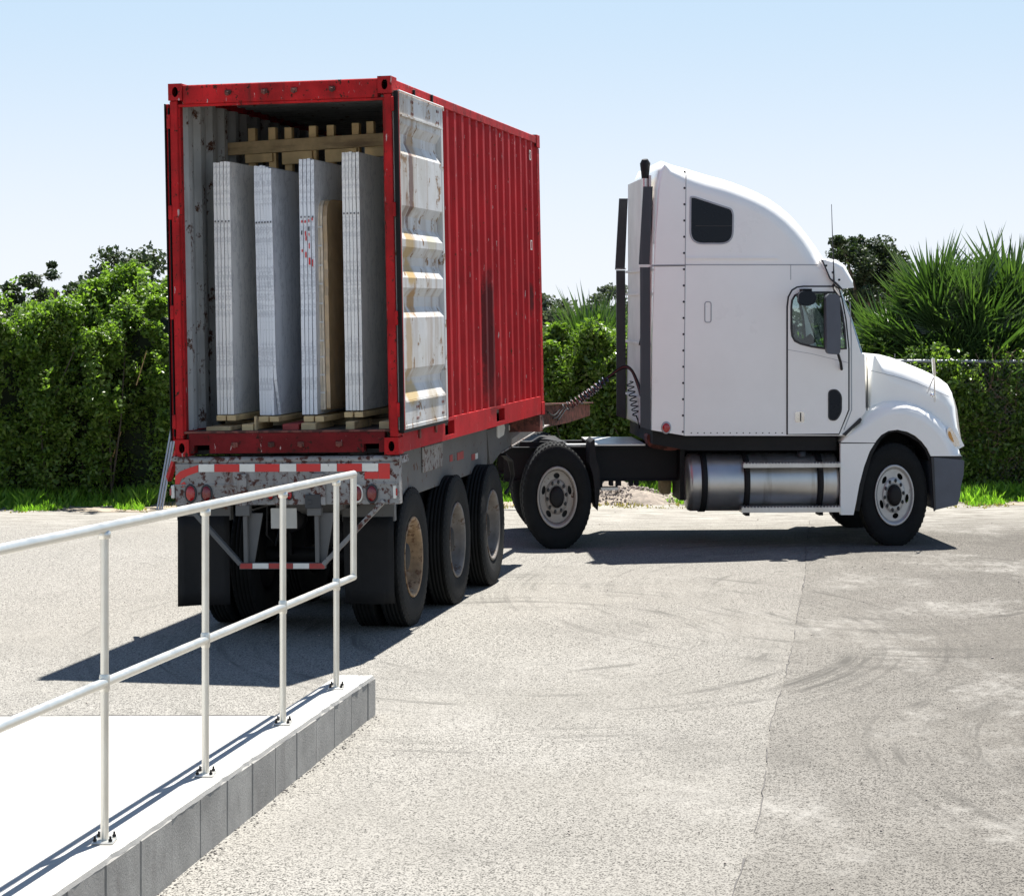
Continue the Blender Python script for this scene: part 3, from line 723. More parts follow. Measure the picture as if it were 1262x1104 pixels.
for (xa_, xb_, ya_, yc_) in ((302.5, 336, 191.5, 202), (348, 385, 189, 204), (401, 440, 184, 200), (450, 476, 180, 192.5)):
    p = CF.hit(xa_, (ya_ + yc_) / 2, 1, yb_ - .02); q = CF.hit(xb_, (ya_ + yc_) / 2, 1, yb_ - .02)
    h2 = CF.hit(xa_, ya_, 1, yb_ - .02).z - CF.hit(xa_, yc_, 1, yb_ - .02).z
    za = slope * (p.x - p0.x) - hh / 2 - .004 - h2 / 2
    MB().bar((p.x - p0.x, -.01, za), (min(q.x, W - .06) - p0.x, -.01, za + slope * (q.x - p.x)), .045, h2).build('cleat', 'wood', brace, bev=.003)
# bearers under the stacks
stacks = ['leftmost marble stack', 'bluish marble stack', 'red-marked marble stack', 'tallest marble stack by the right door']
bz = None
for k_, (x0p, x1p, x2p, x3p, y0p, y1p) in enumerate(((266.5, 278, 279.5, 290.5, 512, 518.5), (318, 330.5, 331.5, 343, 513.5, 520), (373.5, 386, 388, 399, 513, 520), (424, 434.5, 436, 447, 508, 514.5))):
    for j_, (xa_, xb_) in enumerate(((x0p, x1p), (x2p, x3p))):
        yy0 = .31
        p = CF.hit(xa_, y0p, 1, yy0); q = CF.hit(xb_, y1p, 1, yy0)
        lx = q.x - p.x; hz = p.z - q.z
        o = MB().box((0, 0, 0), (lx, 2.2, hz)).build('timber_bearer', 'wood', None, bev=.003)
        o.matrix_world = CM @ Matrix.Translation((p.x, yy0 + random.uniform(0, .02), q.z)) @ Matrix.Rotation(R(random.uniform(-.4, .4)) + (-R(1.2) if j_ else 0), 4, 'Z')
        tag(o, f'{("left", "right")[j_]} pale timber bearer under the {stacks[k_]}', 'timber', 'timber bearers under the marble stacks')
# dunnage on the floor
for (xa_, xb_, ya_, yb2, nm, mt) in ((254, 284, 526, 530, 'long low', 'wood2'), (298, 312, 523, 529.5, 'short pale', 'wood'), (313, 316, 513, 529, 'thin upright', 'wood2'), (348, 368, 522.5, 528, 'red-ended', 'redd'), (371, 389, 521.5, 527.5, 'grey-brown', 'wood2'), (426, 437, 519.5, 526, 'square dark', 'wood2'), (467, 480, 519.5, 524, 'half-hidden', 'wood2')):
    yy0 = .2
    p = CF.hit(xa_, ya_, 1, yy0); q = CF.hit(xb_, yb2, 1, yy0)
    o = MB().box((0, 0, 0), (q.x - p.x, .5 if nm != 'thin upright' else .04, p.z - .159)).build('floor_block', [mt], None, bev=.003)
    o.matrix_world = CM @ Matrix.Translation((p.x, yy0, .159))
    where = {'long low': 'near the left container wall', 'short pale': 'just right of the leftmost bearers', 'thin upright': 'beside the short pale block', 'red-ended': 'in the middle of the container floor', 'grey-brown': 'under the red-marked marble stack', 'square dark': 'under the tallest marble stack', 'half-hidden': 'behind the right door post'}[nm]
    tag(o, f'{nm} timber block lying on the container floor {where}' if nm != 'thin upright' else f'thin upright timber stick on the container floor {where}', 'timber block', 'timber blocks on the container floor')
# cross bearers that carry the long bearers
zbear = CF.hit(340, 520.5, 1, .31).z
for yy0, nm in ((.9, 'rear'), (1.9, 'inner')):
    o = MB().box((0, 0, 0), (W - .16, .09, max(.02, zbear - .168))).build('cross_bearer', 'wood2', None)
    o.matrix_world = CM @ Matrix.Translation((.08, yy0, .159))
    tag(o, f'dark timber cross bearer lying across the container floor, the {nm} one', 'timber block')

# ------------------------------------------------------------------ wheels
def tyre_mb(R_, r_in, w, axis, sx=1., tread=5):
    """tyre centred on the origin, turned about the axis"""
    h = w / 2
    pr = [(r_in, -h * .72), (r_in + .03, -h * .86), (r_in + .09, -h * .98), (R_ - .12, -h), (R_ - .055, -h * .97), (R_ - .018, -h * .90), (R_ - .004, -h * .80)]
    k = tread; g = []
    for i in range(k):
        a = -h * .78 + (1.56 * h) * i / k; b_ = -h * .78 + (1.56 * h) * (i + 1) / k; e = .006
        g += [(R_, a + e), (R_, b_ - e), (R_ - .014, b_ - e * .6), (R_ - .014, b_ + e * .6)]
    g = g[:-2]
    pr += g + [(r, -a) for (r, a) in reversed(pr)]
    pr += [(r_in - .0, h * .7), (r_in, -h * .72)]
    b = MB().lathe(pr, (0, 0, 0), axis, 64, sx)
    if True:                                              # shoulder lugs
        for sd in (-1, 1):
            for j in range(56):
                t = 2 * math.pi * j / 56; t2 = t + .055
                vs = []
                for tt in (t, t2):
                    for (rr, aa) in ((R_ - .045, h * .975), (R_ + .003, h * .80), (R_ + .003, h * .70), (R_ - .03, h * .7)):
                        u, v_ = rr * math.cos(tt) * sx, rr * math.sin(tt)
                        vs.append((aa * sd, u, v_) if axis == 0 else (u, aa * sd, v_))
                b.add(vs, [(0, 1, 5, 4), (1, 2, 6, 5), (2, 3, 7, 6), (0, 3, 2, 1), (4, 5, 6, 7)])
    return b
def disc_holes(R0, R1, nh, hr1, hr2, rh, a0, z, thick, axis, sx):
    """flat disc ring between R0 and R1 with nh oval hand holes"""
    N = 60
    ring = [(R1 * math.cos(2 * math.pi * i / N) * sx, R1 * math.sin(2 * math.pi * i / N)) for i in range(N)]
    inn = [(R0 * math.cos(2 * math.pi * i / N) * sx, R0 * math.sin(2 * math.pi * i / N)) for i in range(N)]
    holes = []
    for k in range(nh):
        a = a0 + 2 * math.pi * k / nh; cx_, cz_ = rh * math.cos(a), rh * math.sin(a)
        h = []
        for i in range(14):
            t = 2 * math.pi * i / 14; u = hr1 * math.cos(t); v_ = hr2 * math.sin(t)
            X_ = cx_ + u * math.cos(a) - v_ * math.sin(a); Z_ = cz_ + u * math.sin(a) + v_ * math.cos(a)
            h.append((X_ * sx, Z_))
        holes.append(h)
    return MB().prism([ring, inn] + holes, axis, z, z + thick)
def spin(b, axis_out):                                    # make the outside face -axis when needed
    return b
def wheel_parts(parent, c, axis, out, sx, w, R_=.515, style='steer', rimmat='rimsteer', rot=.3):
    """one wheel as a part with tyre, rim, hub, nuts; out=+1/-1: the way its outer face looks along the axis"""
    o = bpy.data.objects.new('wheel', None); C.objects.link(o); o.parent = parent; o.location = c
    rin = .285
    me = tyre_mb(R_, rin, w, axis, sx).mesh('tyre', 'rubber'); link('tyre', me, o)
    h = w / 2
    def pr(lst): return [(r, a * out) for (r, a) in lst]
    if style == 'hidden':
        MB().lathe(pr([(rin + .012, h * .78), (rin - .03, h * .6), (rin - .04, -h * .6), (.0001, -h * .6)]), (0, 0, 0), axis, 32, sx).build('rim', 'black', o); return o
    if style == 'deep':                                   # outer wheel of a pair: deep dish
        MB().lathe(pr([(rin - .004, h * .70), (rin + .016, h * .84), (rin + .010, h * .92), (rin - .012, h * .86), (rin - .022, h * .5), (rin - .030, 0), (rin - .045, -h * .3), (rin - .06, -h * .75), (.17, -h * .85), (.11, -h * .8)]), (0, 0, 0), axis, 48, sx).build('rim', rimmat, o)
        MB().lathe(pr([(.115, -h * .9), (.11, h * .1), (.095, h * .35), (.06, h * .42), (.0001, h * .44)]), (0, 0, 0), axis, 24, sx).build('hub', 'black', o)
        nz = -h * .75
    else:
        zf = h * (.30 if style == 'drive' else .72)
        MB().lathe(pr([(rin - .004, h * .70), (rin + .018, h * .86), (rin + .012, h * .96), (rin - .010, h * .90), (rin - .020, h * .6), (rin - .026, zf - .015), (rin - .04, zf - .03)]), (0, 0, 0), axis, 48, sx).build('rim', rimmat, o)
        d = disc_holes(.115, rin - .03, 5, .028, .046, .205, rot, (zf - .01) * out, -.012 * out, axis, sx)
        d.build('disc', rimmat, o, bev=.002)
        MB().lathe(pr([(.175, zf - .008), (.17, zf + .006), (.12, zf + .008), (.105, zf + .002)]), (0, 0, 0), axis, 40, sx).build('hub_ring', rimmat, o)
        MB().lathe(pr([(.108, zf - .05), (.104, zf + .05), (.085, zf + .075), (.05, zf + .08), (.0001, zf + .08)]), (0, 0, 0), axis, 24, sx).build('hub', 'black', o)
        MB().lathe(pr([(rin - .012, -h * .5), (.0001, -h * .5)]), (0, 0, 0), axis, 24, sx).build('back_plate', 'darkplastic', o)
        nut = None
        for k in range(10):
            a = 2 * math.pi * k / 10 + .15; u, v_ = .145 * math.cos(a) * sx, .145 * math.sin(a)
            if nut is None:
                nut = MB().lathe(pr([(.0001, .030), (.012, .030), (.020, .012), (.020, -.004)]), (0, 0, 0), axis, 8, sx, sm=False).build('lug_nut', 'darkplastic', o)
                n_ = nut
            else: n_ = copy_obj(nut, o)
            n_.location = (u, (zf + .004) * out, v_) if axis == 1 else ((zf + .004) * out, u, v_)
    return o

# ------------------------------------------------------------------ trailer chassis
ch = empty('trailer_chassis', CM, 'grey three-axle container trailer with rusty rear frame under the red container', 'trailer')
ZT = -.012                                                # container underside
def rz(px_, py, y=0.): return CF.hit(px_, py, 1, y)
zb_box = rz(350, 622).z
MB().box((-.01, .0, zb_box), (W + .004, .09, ZT - .045)).build('rear_plate', 'steel', ch, bev=.004)
MB().tube([(-.015, .03, ZT - .026), (W + .012, .03, ZT - .026)], .026, 12).build('bolster_pipe', 'steel', ch)
MB().box((-.01, .09, ZT - .06), (W + .004, .3, ZT - .01)).build('rear_bolster', 'steel', ch)
for px_ in (216, 488):
    p = rz(px_, 563, -.0)
    MB().box((p.x - .02, -.03, p.z - .03), (p.x + .025, .06, p.z + .004)).build('twist_lock', 'steel', ch, bev=.004)
# raised channels on the plate
for (xa_, xb_, ya_, yb2) in ((293, 305, 584, 623), (384, 402, 583, 622), (414, 432, 585, 621)):
    p = rz(xa_, ya_); q = rz(xb_, yb2)
    MB().box((p.x, -.022, q.z), (q.x, .002, p.z)).build('channel', 'steel', ch, bev=.003)
p = rz(215, 594); q = rz(490, 597)
MB().box((p.x, -.008, q.z), (q.x, .002, q.z + .012)).build('plate_rib', 'steel', ch)
def tape(xa_, xb_, ya_, yb2, mt, par=ch, y=0., dy=-.003):
    p = rz(xa_, ya_, y); q = rz(xb_, ya_, y); r_ = rz(xa_, yb2, y); s_ = rz(xb_, yb2, y)
    MB().add([(p.x, y + dy, p.z), (q.x, y + dy, q.z), (s_.x, y + dy, s_.z), (r_.x, y + dy, r_.z), (p.x, y + .001, p.z), (q.x, y + .001, q.z), (s_.x, y + .001, s_.z), (r_.x, y + .001, r_.z)],
             [(0, 3, 2, 1), (4, 5, 6, 7), (0, 1, 5, 4), (1, 2, 6, 5), (2, 3, 7, 6), (3, 0, 4, 7)]).build('reflective_tape', mt, par)
for (xa_, xb_, mt) in ((245, 264, 'wtape'), (264.4, 295, 'red'), (295.4, 314, 'wtape'), (314.4, 344.5, 'red'), (345, 365, 'wtape'), (365.4, 395, 'red'), (395.4, 415, 'wtape'), (415.4, 446, 'red'), (446.4, 466, 'wtape')):
    tape(xa_, xb_, 572.0 - (xa_ - 245) * .004, 581.5 - (xa_ - 245) * .004, mt)
tape(466.4, 480.5, 571, 590, 'red'); tape(449.5, 466, 581.4, 590, 'red')
def poly_tape(pts, mt):
    l = [(rz(a, b_).x, rz(a, b_).z) for (a, b_) in pts]
    MB().prism([l], 1, -.004, .001).build('reflective_tape', mt, ch)
poly_tape([(216, 597), (216, 587), (222, 581), (232, 577), (244.5, 573), (244.5, 581.5), (232, 586), (224, 590), (221, 597)], 'red')
poly_tape([(222, 597), (227, 593.5), (229.5, 596.5), (225.5, 600.5)], 'red')
def lamp(px_, py, rx, ry, mt='lens', dark=True, y=0., ring='darkplastic'):
    c = rz(px_, py, y); k = rx / ry; rr = ry / FOC * 16.35
    o = MB().lathe([(rr * 1.22, 0.002), (rr * 1.25, -.014), (rr * 1.02, -.018), (rr * .98, -.012)], (c.x, y, c.z), 1, 28, k).build('lamp', ring, ch)
    MB().lathe([(rr * 1.0, -.012), (rr * .9, -.020), (rr * .6, -.026), (.0001, -.028)], (c.x, y, c.z), 1, 28, k).build('lens', mt, o)
    return o
lamp(235.5, 608, 6.2, 9.4); lamp(255, 608, 6, 9.2, 'lensdark'); lamp(441, 608, 5.6, 9.2, 'lensdark', ring='wtape'); lamp(458.7, 608, 6.2, 9.6, 'lensdark')
for px_ in (334, 346, 357):
    lamp(px_, 609.5, 3.6, 5.6)
    c = rz(px_, 609.5); MB().lathe([(.006, -.03), (.0001, -.032)], (c.x, 0, c.z), 1, 10).build('lamp_centre', 'darkplastic', ch)
for px_, xx in ((213, -.012), (486.5, W + .006)):
    c = rz(px_, 606)
    o = MB().box((c.x - .012, -.006, c.z - .045), (c.x + .012, .05, c.z + .045)).build('side_marker', 'wtape', ch, bev=.004)
    MB().box((c.x - .014 * (1 if px_ < 300 else -1) - .006, -.012, c.z - .025), (c.x - .014 * (1 if px_ < 300 else -1) + .006, .04, c.z + .025)).build('lens', 'lens', o, bev=.004)
# plate, connector box
p = rz(334, 626, .04); q = rz(366.5, 651, .04)
MB().box((p.x, .03, q.z), (q.x, .036, p.z)).build('number_plate', 'plate', ch, bev=.002)
p = rz(377, 609); q = rz(396.5, 626)
MB().box((p.x, -.03, q.z), (q.x, .03, p.z)).box((p.x + .02, -.034, q.z + .03), (p.x + .05, -.03, q.z + .06)).build('connector_box', 'darkplastic', ch, bev=.008)
# underride guard
yz = .0
zbar0, zbar1 = rz(347, 693.5).z, rz(347, 701).z
xl, xr = rz(296, 697).x, rz(400.5, 697).x
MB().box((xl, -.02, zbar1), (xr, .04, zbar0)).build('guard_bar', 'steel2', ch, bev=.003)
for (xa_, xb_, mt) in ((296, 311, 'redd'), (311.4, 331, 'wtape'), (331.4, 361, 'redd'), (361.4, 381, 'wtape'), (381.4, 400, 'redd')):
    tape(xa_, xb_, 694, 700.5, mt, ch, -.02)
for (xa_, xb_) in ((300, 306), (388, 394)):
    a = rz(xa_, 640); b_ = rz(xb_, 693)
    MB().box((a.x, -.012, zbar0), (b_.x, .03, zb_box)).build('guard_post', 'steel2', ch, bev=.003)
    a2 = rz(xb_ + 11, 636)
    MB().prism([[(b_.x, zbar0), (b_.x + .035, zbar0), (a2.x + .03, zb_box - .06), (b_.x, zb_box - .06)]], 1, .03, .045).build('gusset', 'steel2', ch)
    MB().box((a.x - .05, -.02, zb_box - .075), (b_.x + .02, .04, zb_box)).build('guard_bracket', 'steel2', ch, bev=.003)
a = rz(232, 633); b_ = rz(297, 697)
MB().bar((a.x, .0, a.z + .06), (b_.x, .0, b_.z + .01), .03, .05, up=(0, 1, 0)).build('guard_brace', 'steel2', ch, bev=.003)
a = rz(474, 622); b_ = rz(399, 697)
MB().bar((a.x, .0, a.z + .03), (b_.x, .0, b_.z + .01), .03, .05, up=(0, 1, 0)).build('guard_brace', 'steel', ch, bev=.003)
# mudflaps with their hangers
for k_, (xa_, xb_, ya_, yb2) in enumerate(((219.5, 285, 636, 744), (423, 486.5, 637, 743))):
    p = rz(xa_, ya_, .55); q = rz(xb_, yb2, .55); n = 9; b = MB(); vs = []
    for j in range(7):
        z = p.z + (q.z - p.z) * j / 6
        for i in range(n):
            t = i / (n - 1); x = p.x + (q.x - p.x) * t
            y = .55 + .02 * math.sin(t * 5 + k_) * (j / 6) - (.05 * max(0, .3 - t) * j / 6 if k_ == 0 else 0)
            zz = z - (.018 * (1 - t) * (j / 6) if k_ == 0 else .006 * math.sin(t * 3.1) * j / 6)
            vs.append((x - (.01 * j / 6 if k_ == 0 and i == 0 else 0), y, zz))
    fs = [(j * n + i, j * n + i + 1, (j + 1) * n + i + 1, (j + 1) * n + i) for j in range(6) for i in range(n - 1)]
    b.add(vs, fs, 0, True); o = b.build('mudflap', 'flap', ch)
    md = o.modifiers.new('solid', 'SOLIDIFY'); md.thickness = .01
    MB().box((p.x - .005, .545, p.z - .03), (q.x + .01, .61, zb_box + .03)).build('flap_hanger', 'steel2', ch)
# main rails, crossmembers, side rail seen over the wheels
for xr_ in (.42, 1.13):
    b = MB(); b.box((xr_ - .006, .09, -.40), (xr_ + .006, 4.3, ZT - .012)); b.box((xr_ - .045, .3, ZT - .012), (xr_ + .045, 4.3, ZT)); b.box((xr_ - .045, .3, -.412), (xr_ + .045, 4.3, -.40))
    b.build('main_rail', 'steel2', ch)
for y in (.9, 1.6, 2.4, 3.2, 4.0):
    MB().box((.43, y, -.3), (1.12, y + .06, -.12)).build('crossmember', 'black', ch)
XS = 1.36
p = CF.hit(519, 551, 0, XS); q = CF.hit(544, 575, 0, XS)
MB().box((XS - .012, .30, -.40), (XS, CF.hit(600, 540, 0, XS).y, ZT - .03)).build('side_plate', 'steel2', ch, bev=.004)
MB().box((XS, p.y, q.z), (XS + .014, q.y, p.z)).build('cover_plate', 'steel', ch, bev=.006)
for (xa_, xb_, ya_, yb2, mt) in ((554, 557.5, 561, 568, 'redd'), (563, 571, 558, 565, 'redd'), (581, 585, 560, 566, 'redd'), (585.5, 588.5, 559, 565, 'wtape')):
    p = CF.hit(xa_, ya_, 0, XS); q = CF.hit(xb_, yb2, 0, XS); MB().box((XS, p.y, q.z), (XS + .004, q.y, p.z)).build('reflective_tape', mt, ch)
# front part: gusset plates, sloping flange, gooseneck
XG = 1.30
def gp(px_, py): p = CF.hit(px_, py, 0, XG); return (p.y, p.z)
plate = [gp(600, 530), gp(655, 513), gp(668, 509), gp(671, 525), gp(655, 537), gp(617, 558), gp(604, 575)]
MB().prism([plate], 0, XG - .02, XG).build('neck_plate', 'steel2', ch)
for pts in ([(612, 523), (620, 521), (621.5, 527), (620, 536), (614, 540), (612, 538)], [(627, 524), (640.5, 520), (641, 523.5), (629, 532), (627, 530)]):
    l = [gp(a, b_) for a, b_ in pts]
    MB().prism([l], 0, XG, XG + .008).build('gusset', 'wtape', ch, bev=.002)
fl = [gp(617, 558), gp(655, 535), gp(671, 526), gp(676, 524)]
for i in range(3):
    MB().bar((XG - .03, fl[i][0], fl[i][1]), (XG - .03, fl[i + 1][0], fl[i + 1][1]), .08, .012, up=(0, 0, 1)).build('lower_flange', 'steel', ch)
for xg in (XG - .12, .32):
    def gq(px_, py): p = CF.hit(px_, py, 0, XG - .12); return (p.y, p.z)
    l = [gq(655, 500), gq(727, 498), gq(727, 512), gq(700, 521), gq(671, 527), gq(655, 530)]
    MB().prism([l], 0, xg - .02, xg).build('gooseneck_beam', 'rusty', ch, bev=.003)
    a, b_ = gq(655, 498.5), gq(727, 496.2)
    MB().bar((xg - .02, a[0], a[1]), (xg - .02, b_[0], b_[1]), .12, .015).build('gooseneck_flange', 'rusty', ch)
a = gq(726, 505)
MB().box((.30, a[0] - .02, a[1] - .06), (XG - .12, a[0] + .01, a[1] + .06)).build('gooseneck_nose', 'rusty', ch, bev=.004)
b = MB()
for k_ in range(3):
    p = [Vector((XG - .09, gq(672 + 6 * k_ + 14 * t, 512)[0], gq(672, 508 + 6 * math.sin(3 * t + k_) + 4 * k_)[1])) for t in np.linspace(0, 1, 12)]
    b.tube(p, .009, 6)
b.build('air_line', 'black', ch)
# front bolster locks, landing legs
MB().box((-.0, L - .25, -.16), (W, L - .1, ZT)).build('front_bolster', 'rusty', ch, bev=.004)
for x in (.2, 1.12):
    b = MB(); b.box((x - .05, 4.2, -.85), (x + .05, 4.32, -.1)); b.box((x - .035, 4.22, -1.0), (x + .035, 4.30, -.85)); b.box((x - .08, 4.14, -1.02), (x + .08, 4.38, -1.0))
    b.build('landing_leg', 'black', ch, bev=.004)
# the slanted red bar and bracket by the left rear corner
a = AT(219, 556, 17.2); b_ = AT(208, 590, 17.4)
MB().bar(CF.loc(a), CF.loc(b_), .03, .05).build('stay', 'cred2', ch)
# axles and wheels (outer face of the near wheels measured in the photograph)
for k_, (px_, d, rm, lat) in enumerate(((512, 17.6, 'rimrust', 0), (566, 18.85, 'rimgrey', 0), (609.5, 20.1, 'rimgrey', 0))):
    wloc = Vector(((px_ - CX) / FOC * d, d, .505)); q = CF.loc(wloc)
    tw = .185
    for j, st in ((0, 'deep'), (1, 'hidden')):
        wheel_parts(ch, (q.x - tw / 2 - j * (tw + .035), q.y, q.z), 0, 1, 1., tw, .515, st, rm)
    far = -.11
    ql = CF.i @ Vector(CM @ Vector((far, q.y, q.z))); wz_ = (CM @ Vector((far, q.y, q.z))).z
    dzl = (.505 - wz_)
    for j, st in ((0, 'deep'), (1, 'hidden')):
        wheel_parts(ch, (far + tw / 2 + j * (tw + .035), q.y, q.z + dzl * .9), 0, -1, 1., tw, .515, st, rm)
    MB().tube([(far + .1, q.y, q.z + dzl), (q.x - .1, q.y, q.z)], .06, 12).build('axle', 'black', ch)
    MB().box((.38, q.y - .12, q.z + .03), (.48, q.y + .12, -.4)).build('suspension', 'black', ch); MB().box((1.08, q.y - .12, q.z + .03), (1.18, q.y + .12, -.4)).build('suspension', 'black', ch)
# brake chambers / pipes behind the guard
b = MB(); b.lathe([(.0001, 0), (.09, .0), (.09, .16), (.0001, .16)], (.60, .75, -.52), 1, 20); b.lathe([(.0001, 0), (.09, .0), (.09, .16), (.0001, .16)], (.95, .75, -.62), 1, 20)
b.tube([(.45, .7, -.4), (.45, .66, -.62), (.5, .7, -.7), (.56, .72, -.5)], .008, 6)
b.build('brake_chamber', 'black', ch)
MB().lathe([(.0001, 0), (.14, .0), (.15, .03), (.15, .6), (.0001, .62)], (.5, .85, -.34), 0, 24).build('air_tank', 'steel2', ch)
# hoses down near the front axle of the trailer
b = MB()
for k_ in range(3):
    pts = [AT(618 + k_ * 2, 560, 21), AT(627 + 2 * k_, 568, 21.2), AT(631 + k_, 585, 21.3), AT(628, 600, 21.3), AT(619 + k_, 612, 21.2)]
    sm_ = []
    for i in range(len(pts) - 1):
        for t in (0, .33, .66): sm_.append(CF.loc(pts[i].lerp(pts[i + 1], t)))
    b.tube(sm_, .012, 7)
b.build('air_hose', 'black', ch)

# ------------------------------------------------------------------ tractor
TY = R(4.2); TWD = 2.25
TM = Matrix.Translation((.14, 22.95, 0)) @ Matrix.Rotation(TY, 4, 'Z')
TF = Frame(TM); S = .65
tr = empty('tractor_unit', TM, 'white truck tractor unit with tall sleeper cab, facing right', 'truck')
def T(px_, py, y=0.): p = TF.hit(px_, py, 1, y); return (p.x, p.z)
def loft(pts, wts, y0, y1, r, mats, seg_mat=None, steps=6, cap=True, holes=(), sh=1.):
    """closed outline pts in x,z swept across the width with rounded shoulders where wts > 0"""
    n = len(pts); P = [Vector((p[0], 0, p[1])) for p in pts]
    cen = sum(P, Vector()) / n; nor = []
    area = sum(pts[i][0] * pts[(i + 1) % n][1] - pts[(i + 1) % n][0] * pts[i][1] for i in range(n))
    for i in range(n):
        e = (P[(i + 1) % n] - P[i - 1]).normalized(); nn = Vector((-e.z, 0, e.x))
        nor.append(nn if area > 0 else -nn)              # inward
    st = []
    for k in range(steps + 1):
        a = math.pi / 2 * k / steps; st.append((r - r * math.cos(a) * 1., r - r * math.sin(a)))
    near = [(y0 + yy_, ins) for yy_, ins in st]; farr = [(y1 - yy_, ins) for yy_, ins in reversed(st)]
    secs = near + farr; b = MB(); vs = []
    for (y, ins) in secs:
        for i in range(n): q = P[i] + nor[i] * (ins * wts[i]); vs.append((q.x, y, q.z))
    m_ = len(secs)
    for i in range(n):
        mi = seg_mat[i] if seg_mat else 0
        if mi is None: continue
        b.add([], []); 
        fs = [(k * n + i, k * n + (i + 1) % n, (k + 1) * n + (i + 1) % n, (k + 1) * n + i) for k in range(m_ - 1)]
        o = len(b.v)
        if o == 0: b.add(vs, [], 0)
        for f in fs: b.f.append(list(f)); b.m.append(mi); b.s.append(True)
    if cap:
        for (y, flip) in ((y0, False), (y1, True)):
            loop = [(P[i] + nor[i] * (r * wts[i])) for i in range(n)]
            loops = [[Vector((q.x, q.z, 0)) for q in loop]] + [[Vector((h[0], h[1], 0)) for h in hh_] for hh_ in holes]
            tri = tessellate_polygon(loops); flat = [q for l in loops for q in l]
            b.add([(q.x, y, q.y) for q in flat], [tuple(t) if not flip else tuple(reversed(t)) for t in tri], 0)
    return b
# --- cab and sleeper shell
cabpx = [(803, 530), (804, 420), (805.5, 300), (808, 232), (811, 210), (817, 197.5), (830, 202), (845, 206), (860, 210.5), (875, 215), (892, 219.5), (906, 224), (922, 230), (937, 236.5), (951, 244), (964, 253), (977, 264),
         (989, 277), (1000, 291), (1010, 305), (1019, 319), (1035, 327), (1040, 357), (1053, 392), (1066, 434), (1068, 437), (1067, 507), (1045, 537), (960, 537), (845, 537)]
cw = [0, 0, .1, .2, .25, .3, .55, .8, .95, 1, 1, 1, 1, 1, 1, 1, 1, 1, 1, 1, .8, .35, .25, .2, .2, .1, 0, 0, 0, 0]
cab = [T(*p) for p in cabpx]
win_px = [(974.5, 378), (975.5, 370), (979, 364), (985, 361), (995, 360), (1030, 360), (1034, 368), (1038, 385), (1041, 405), (1043, 430), (1020, 430.5), (1000, 427.5), (986, 424), (979, 420.5), (975.5, 414), (974.5, 405)]
win = [T(*p) for p in win_px]
sm_ = [0] * len(cab); sm_[22] = 1; sm_[23] = 1
b = loft(cab, cw, 0, TWD, .20, None, sm_, 8, True, [win])
cabo = b.build('cab', ['white', 'wglass'], tr, fix=False)
import bmesh
bm = bmesh.new(); bm.from_mesh(cabo.data); bmesh.ops.remove_doubles(bm, verts=bm.verts, dist=.0002); bmesh.ops.recalc_face_normals(bm, faces=bm.faces); bm.to_mesh(cabo.data); bm.free()
# soft contour: roof fairing line, lower groove
def strip(pxs, w, mat, name, y=0., th=.003, par=None):
    """thin strip following points on the near side plane"""
    P_ = [Vector(T(a, b_, y)) for a, b_ in pxs]; b = MB(); L_ = []; R_ = []
    for i, p in enumerate(P_):
        e = (P_[min(i + 1, len(P_) - 1)] - P_[max(i - 1, 0)]).normalized(); n_ = Vector((-e.y, e.x)) * w / 2
        L_.append(p + n_); R_.append(p - n_)
    vs = [(q.x, y - th, q.y) for q in L_] + [(q.x, y - th, q.y) for q in R_] + [(q.x, y + .001, q.y) for q in L_] + [(q.x, y + .001, q.y) for q in R_]
    k = len(P_); fs = []
    for i in range(k - 1): fs += [(i, i + 1, k + i + 1, k + i), (i, 2 * k + i, 2 * k + i + 1, i + 1), (k + i, k + i + 1, 3 * k + i + 1, 3 * k + i)]
    b.add(vs, fs); return b.build(name, mat, par or tr)
strip([(845.5, 212), (844.5, 320), (843.5, 440), (843, 536)], .008, 'seam2', 'panel_seam')
strip([(803, 327), (845, 326.5), (1008, 326.5)], .010, 'seam2', 'panel_seam')
strip([(803, 328.2), (845, 327.7)], .006, 'seam', 'panel_seam')
bm_ = [T(845, 319), T(960, 319), T(958, 317.4), T(845, 317.4)]
MB().prism([bm_], 1, -.012, .002).build('rain_gutter', 'white', tr, bev=.003)
strip([(974.5, 326), (974.5, 345)], .006, 'seam2', 'panel_seam')
b = MB()
for i in range(17):
    py = 212 + i * 20; x, z = T(845.3 - (py - 212) * .007 - 1.5, py)
    b.lathe([(.0001, -.006), (.010, -.005), (.012, .001)], (x, 0, z), 1, 8, sm=False)
for px_ in range(852, 968, 8):
    x, z = T(px_, 533.5); b.lathe([(.0001, -.004), (.006, -.003), (.007, .001)], (x, 0, z), 1, 6, sm=False)
tag(b.build('rivets', 'seam', tr), kind='stuff')
# sleeper window
def rounded(pts, r=.04, n=4):
    out = []; k = len(pts); P_ = [Vector(p) for p in pts]
    for i in range(k):
        p = P_[i]; a = (P_[i - 1] - p); c = (P_[(i + 1) % k] - p); ra = min(r, a.length * .45, c.length * .45)
        p1 = p + a.normalized() * ra; p2 = p + c.normalized() * ra
        for j in range(n + 1):
            t = j / n; out.append(tuple((1 - t) ** 2 * p1 + 2 * t * (1 - t) * p + t * t * p2))
    return out
outer = rounded([T(849.5, 301.5), T(850, 242), T(856, 242), T(902, 257), T(904.5, 264), T(904, 301.5)], .14, 7)
def offs(pts, d):
    k = len(pts); P_ = [Vector(p) for p in pts]; area = sum(P_[i].x * P_[(i + 1) % k].y - P_[(i + 1) % k].x * P_[i].y for i in range(k)); out = []
    for i in range(k):
        e = (P_[(i + 1) % k] - P_[i - 1]).normalized(); n_ = Vector((e.y, -e.x)) * (1 if area > 0 else -1); out.append(tuple(P_[i] + n_ * d))
    return out
sw = MB().prism([outer, offs(outer, -.016)], 1, -.006, .002).build('sleeper_window', 'seam2', tr, bev=.002)
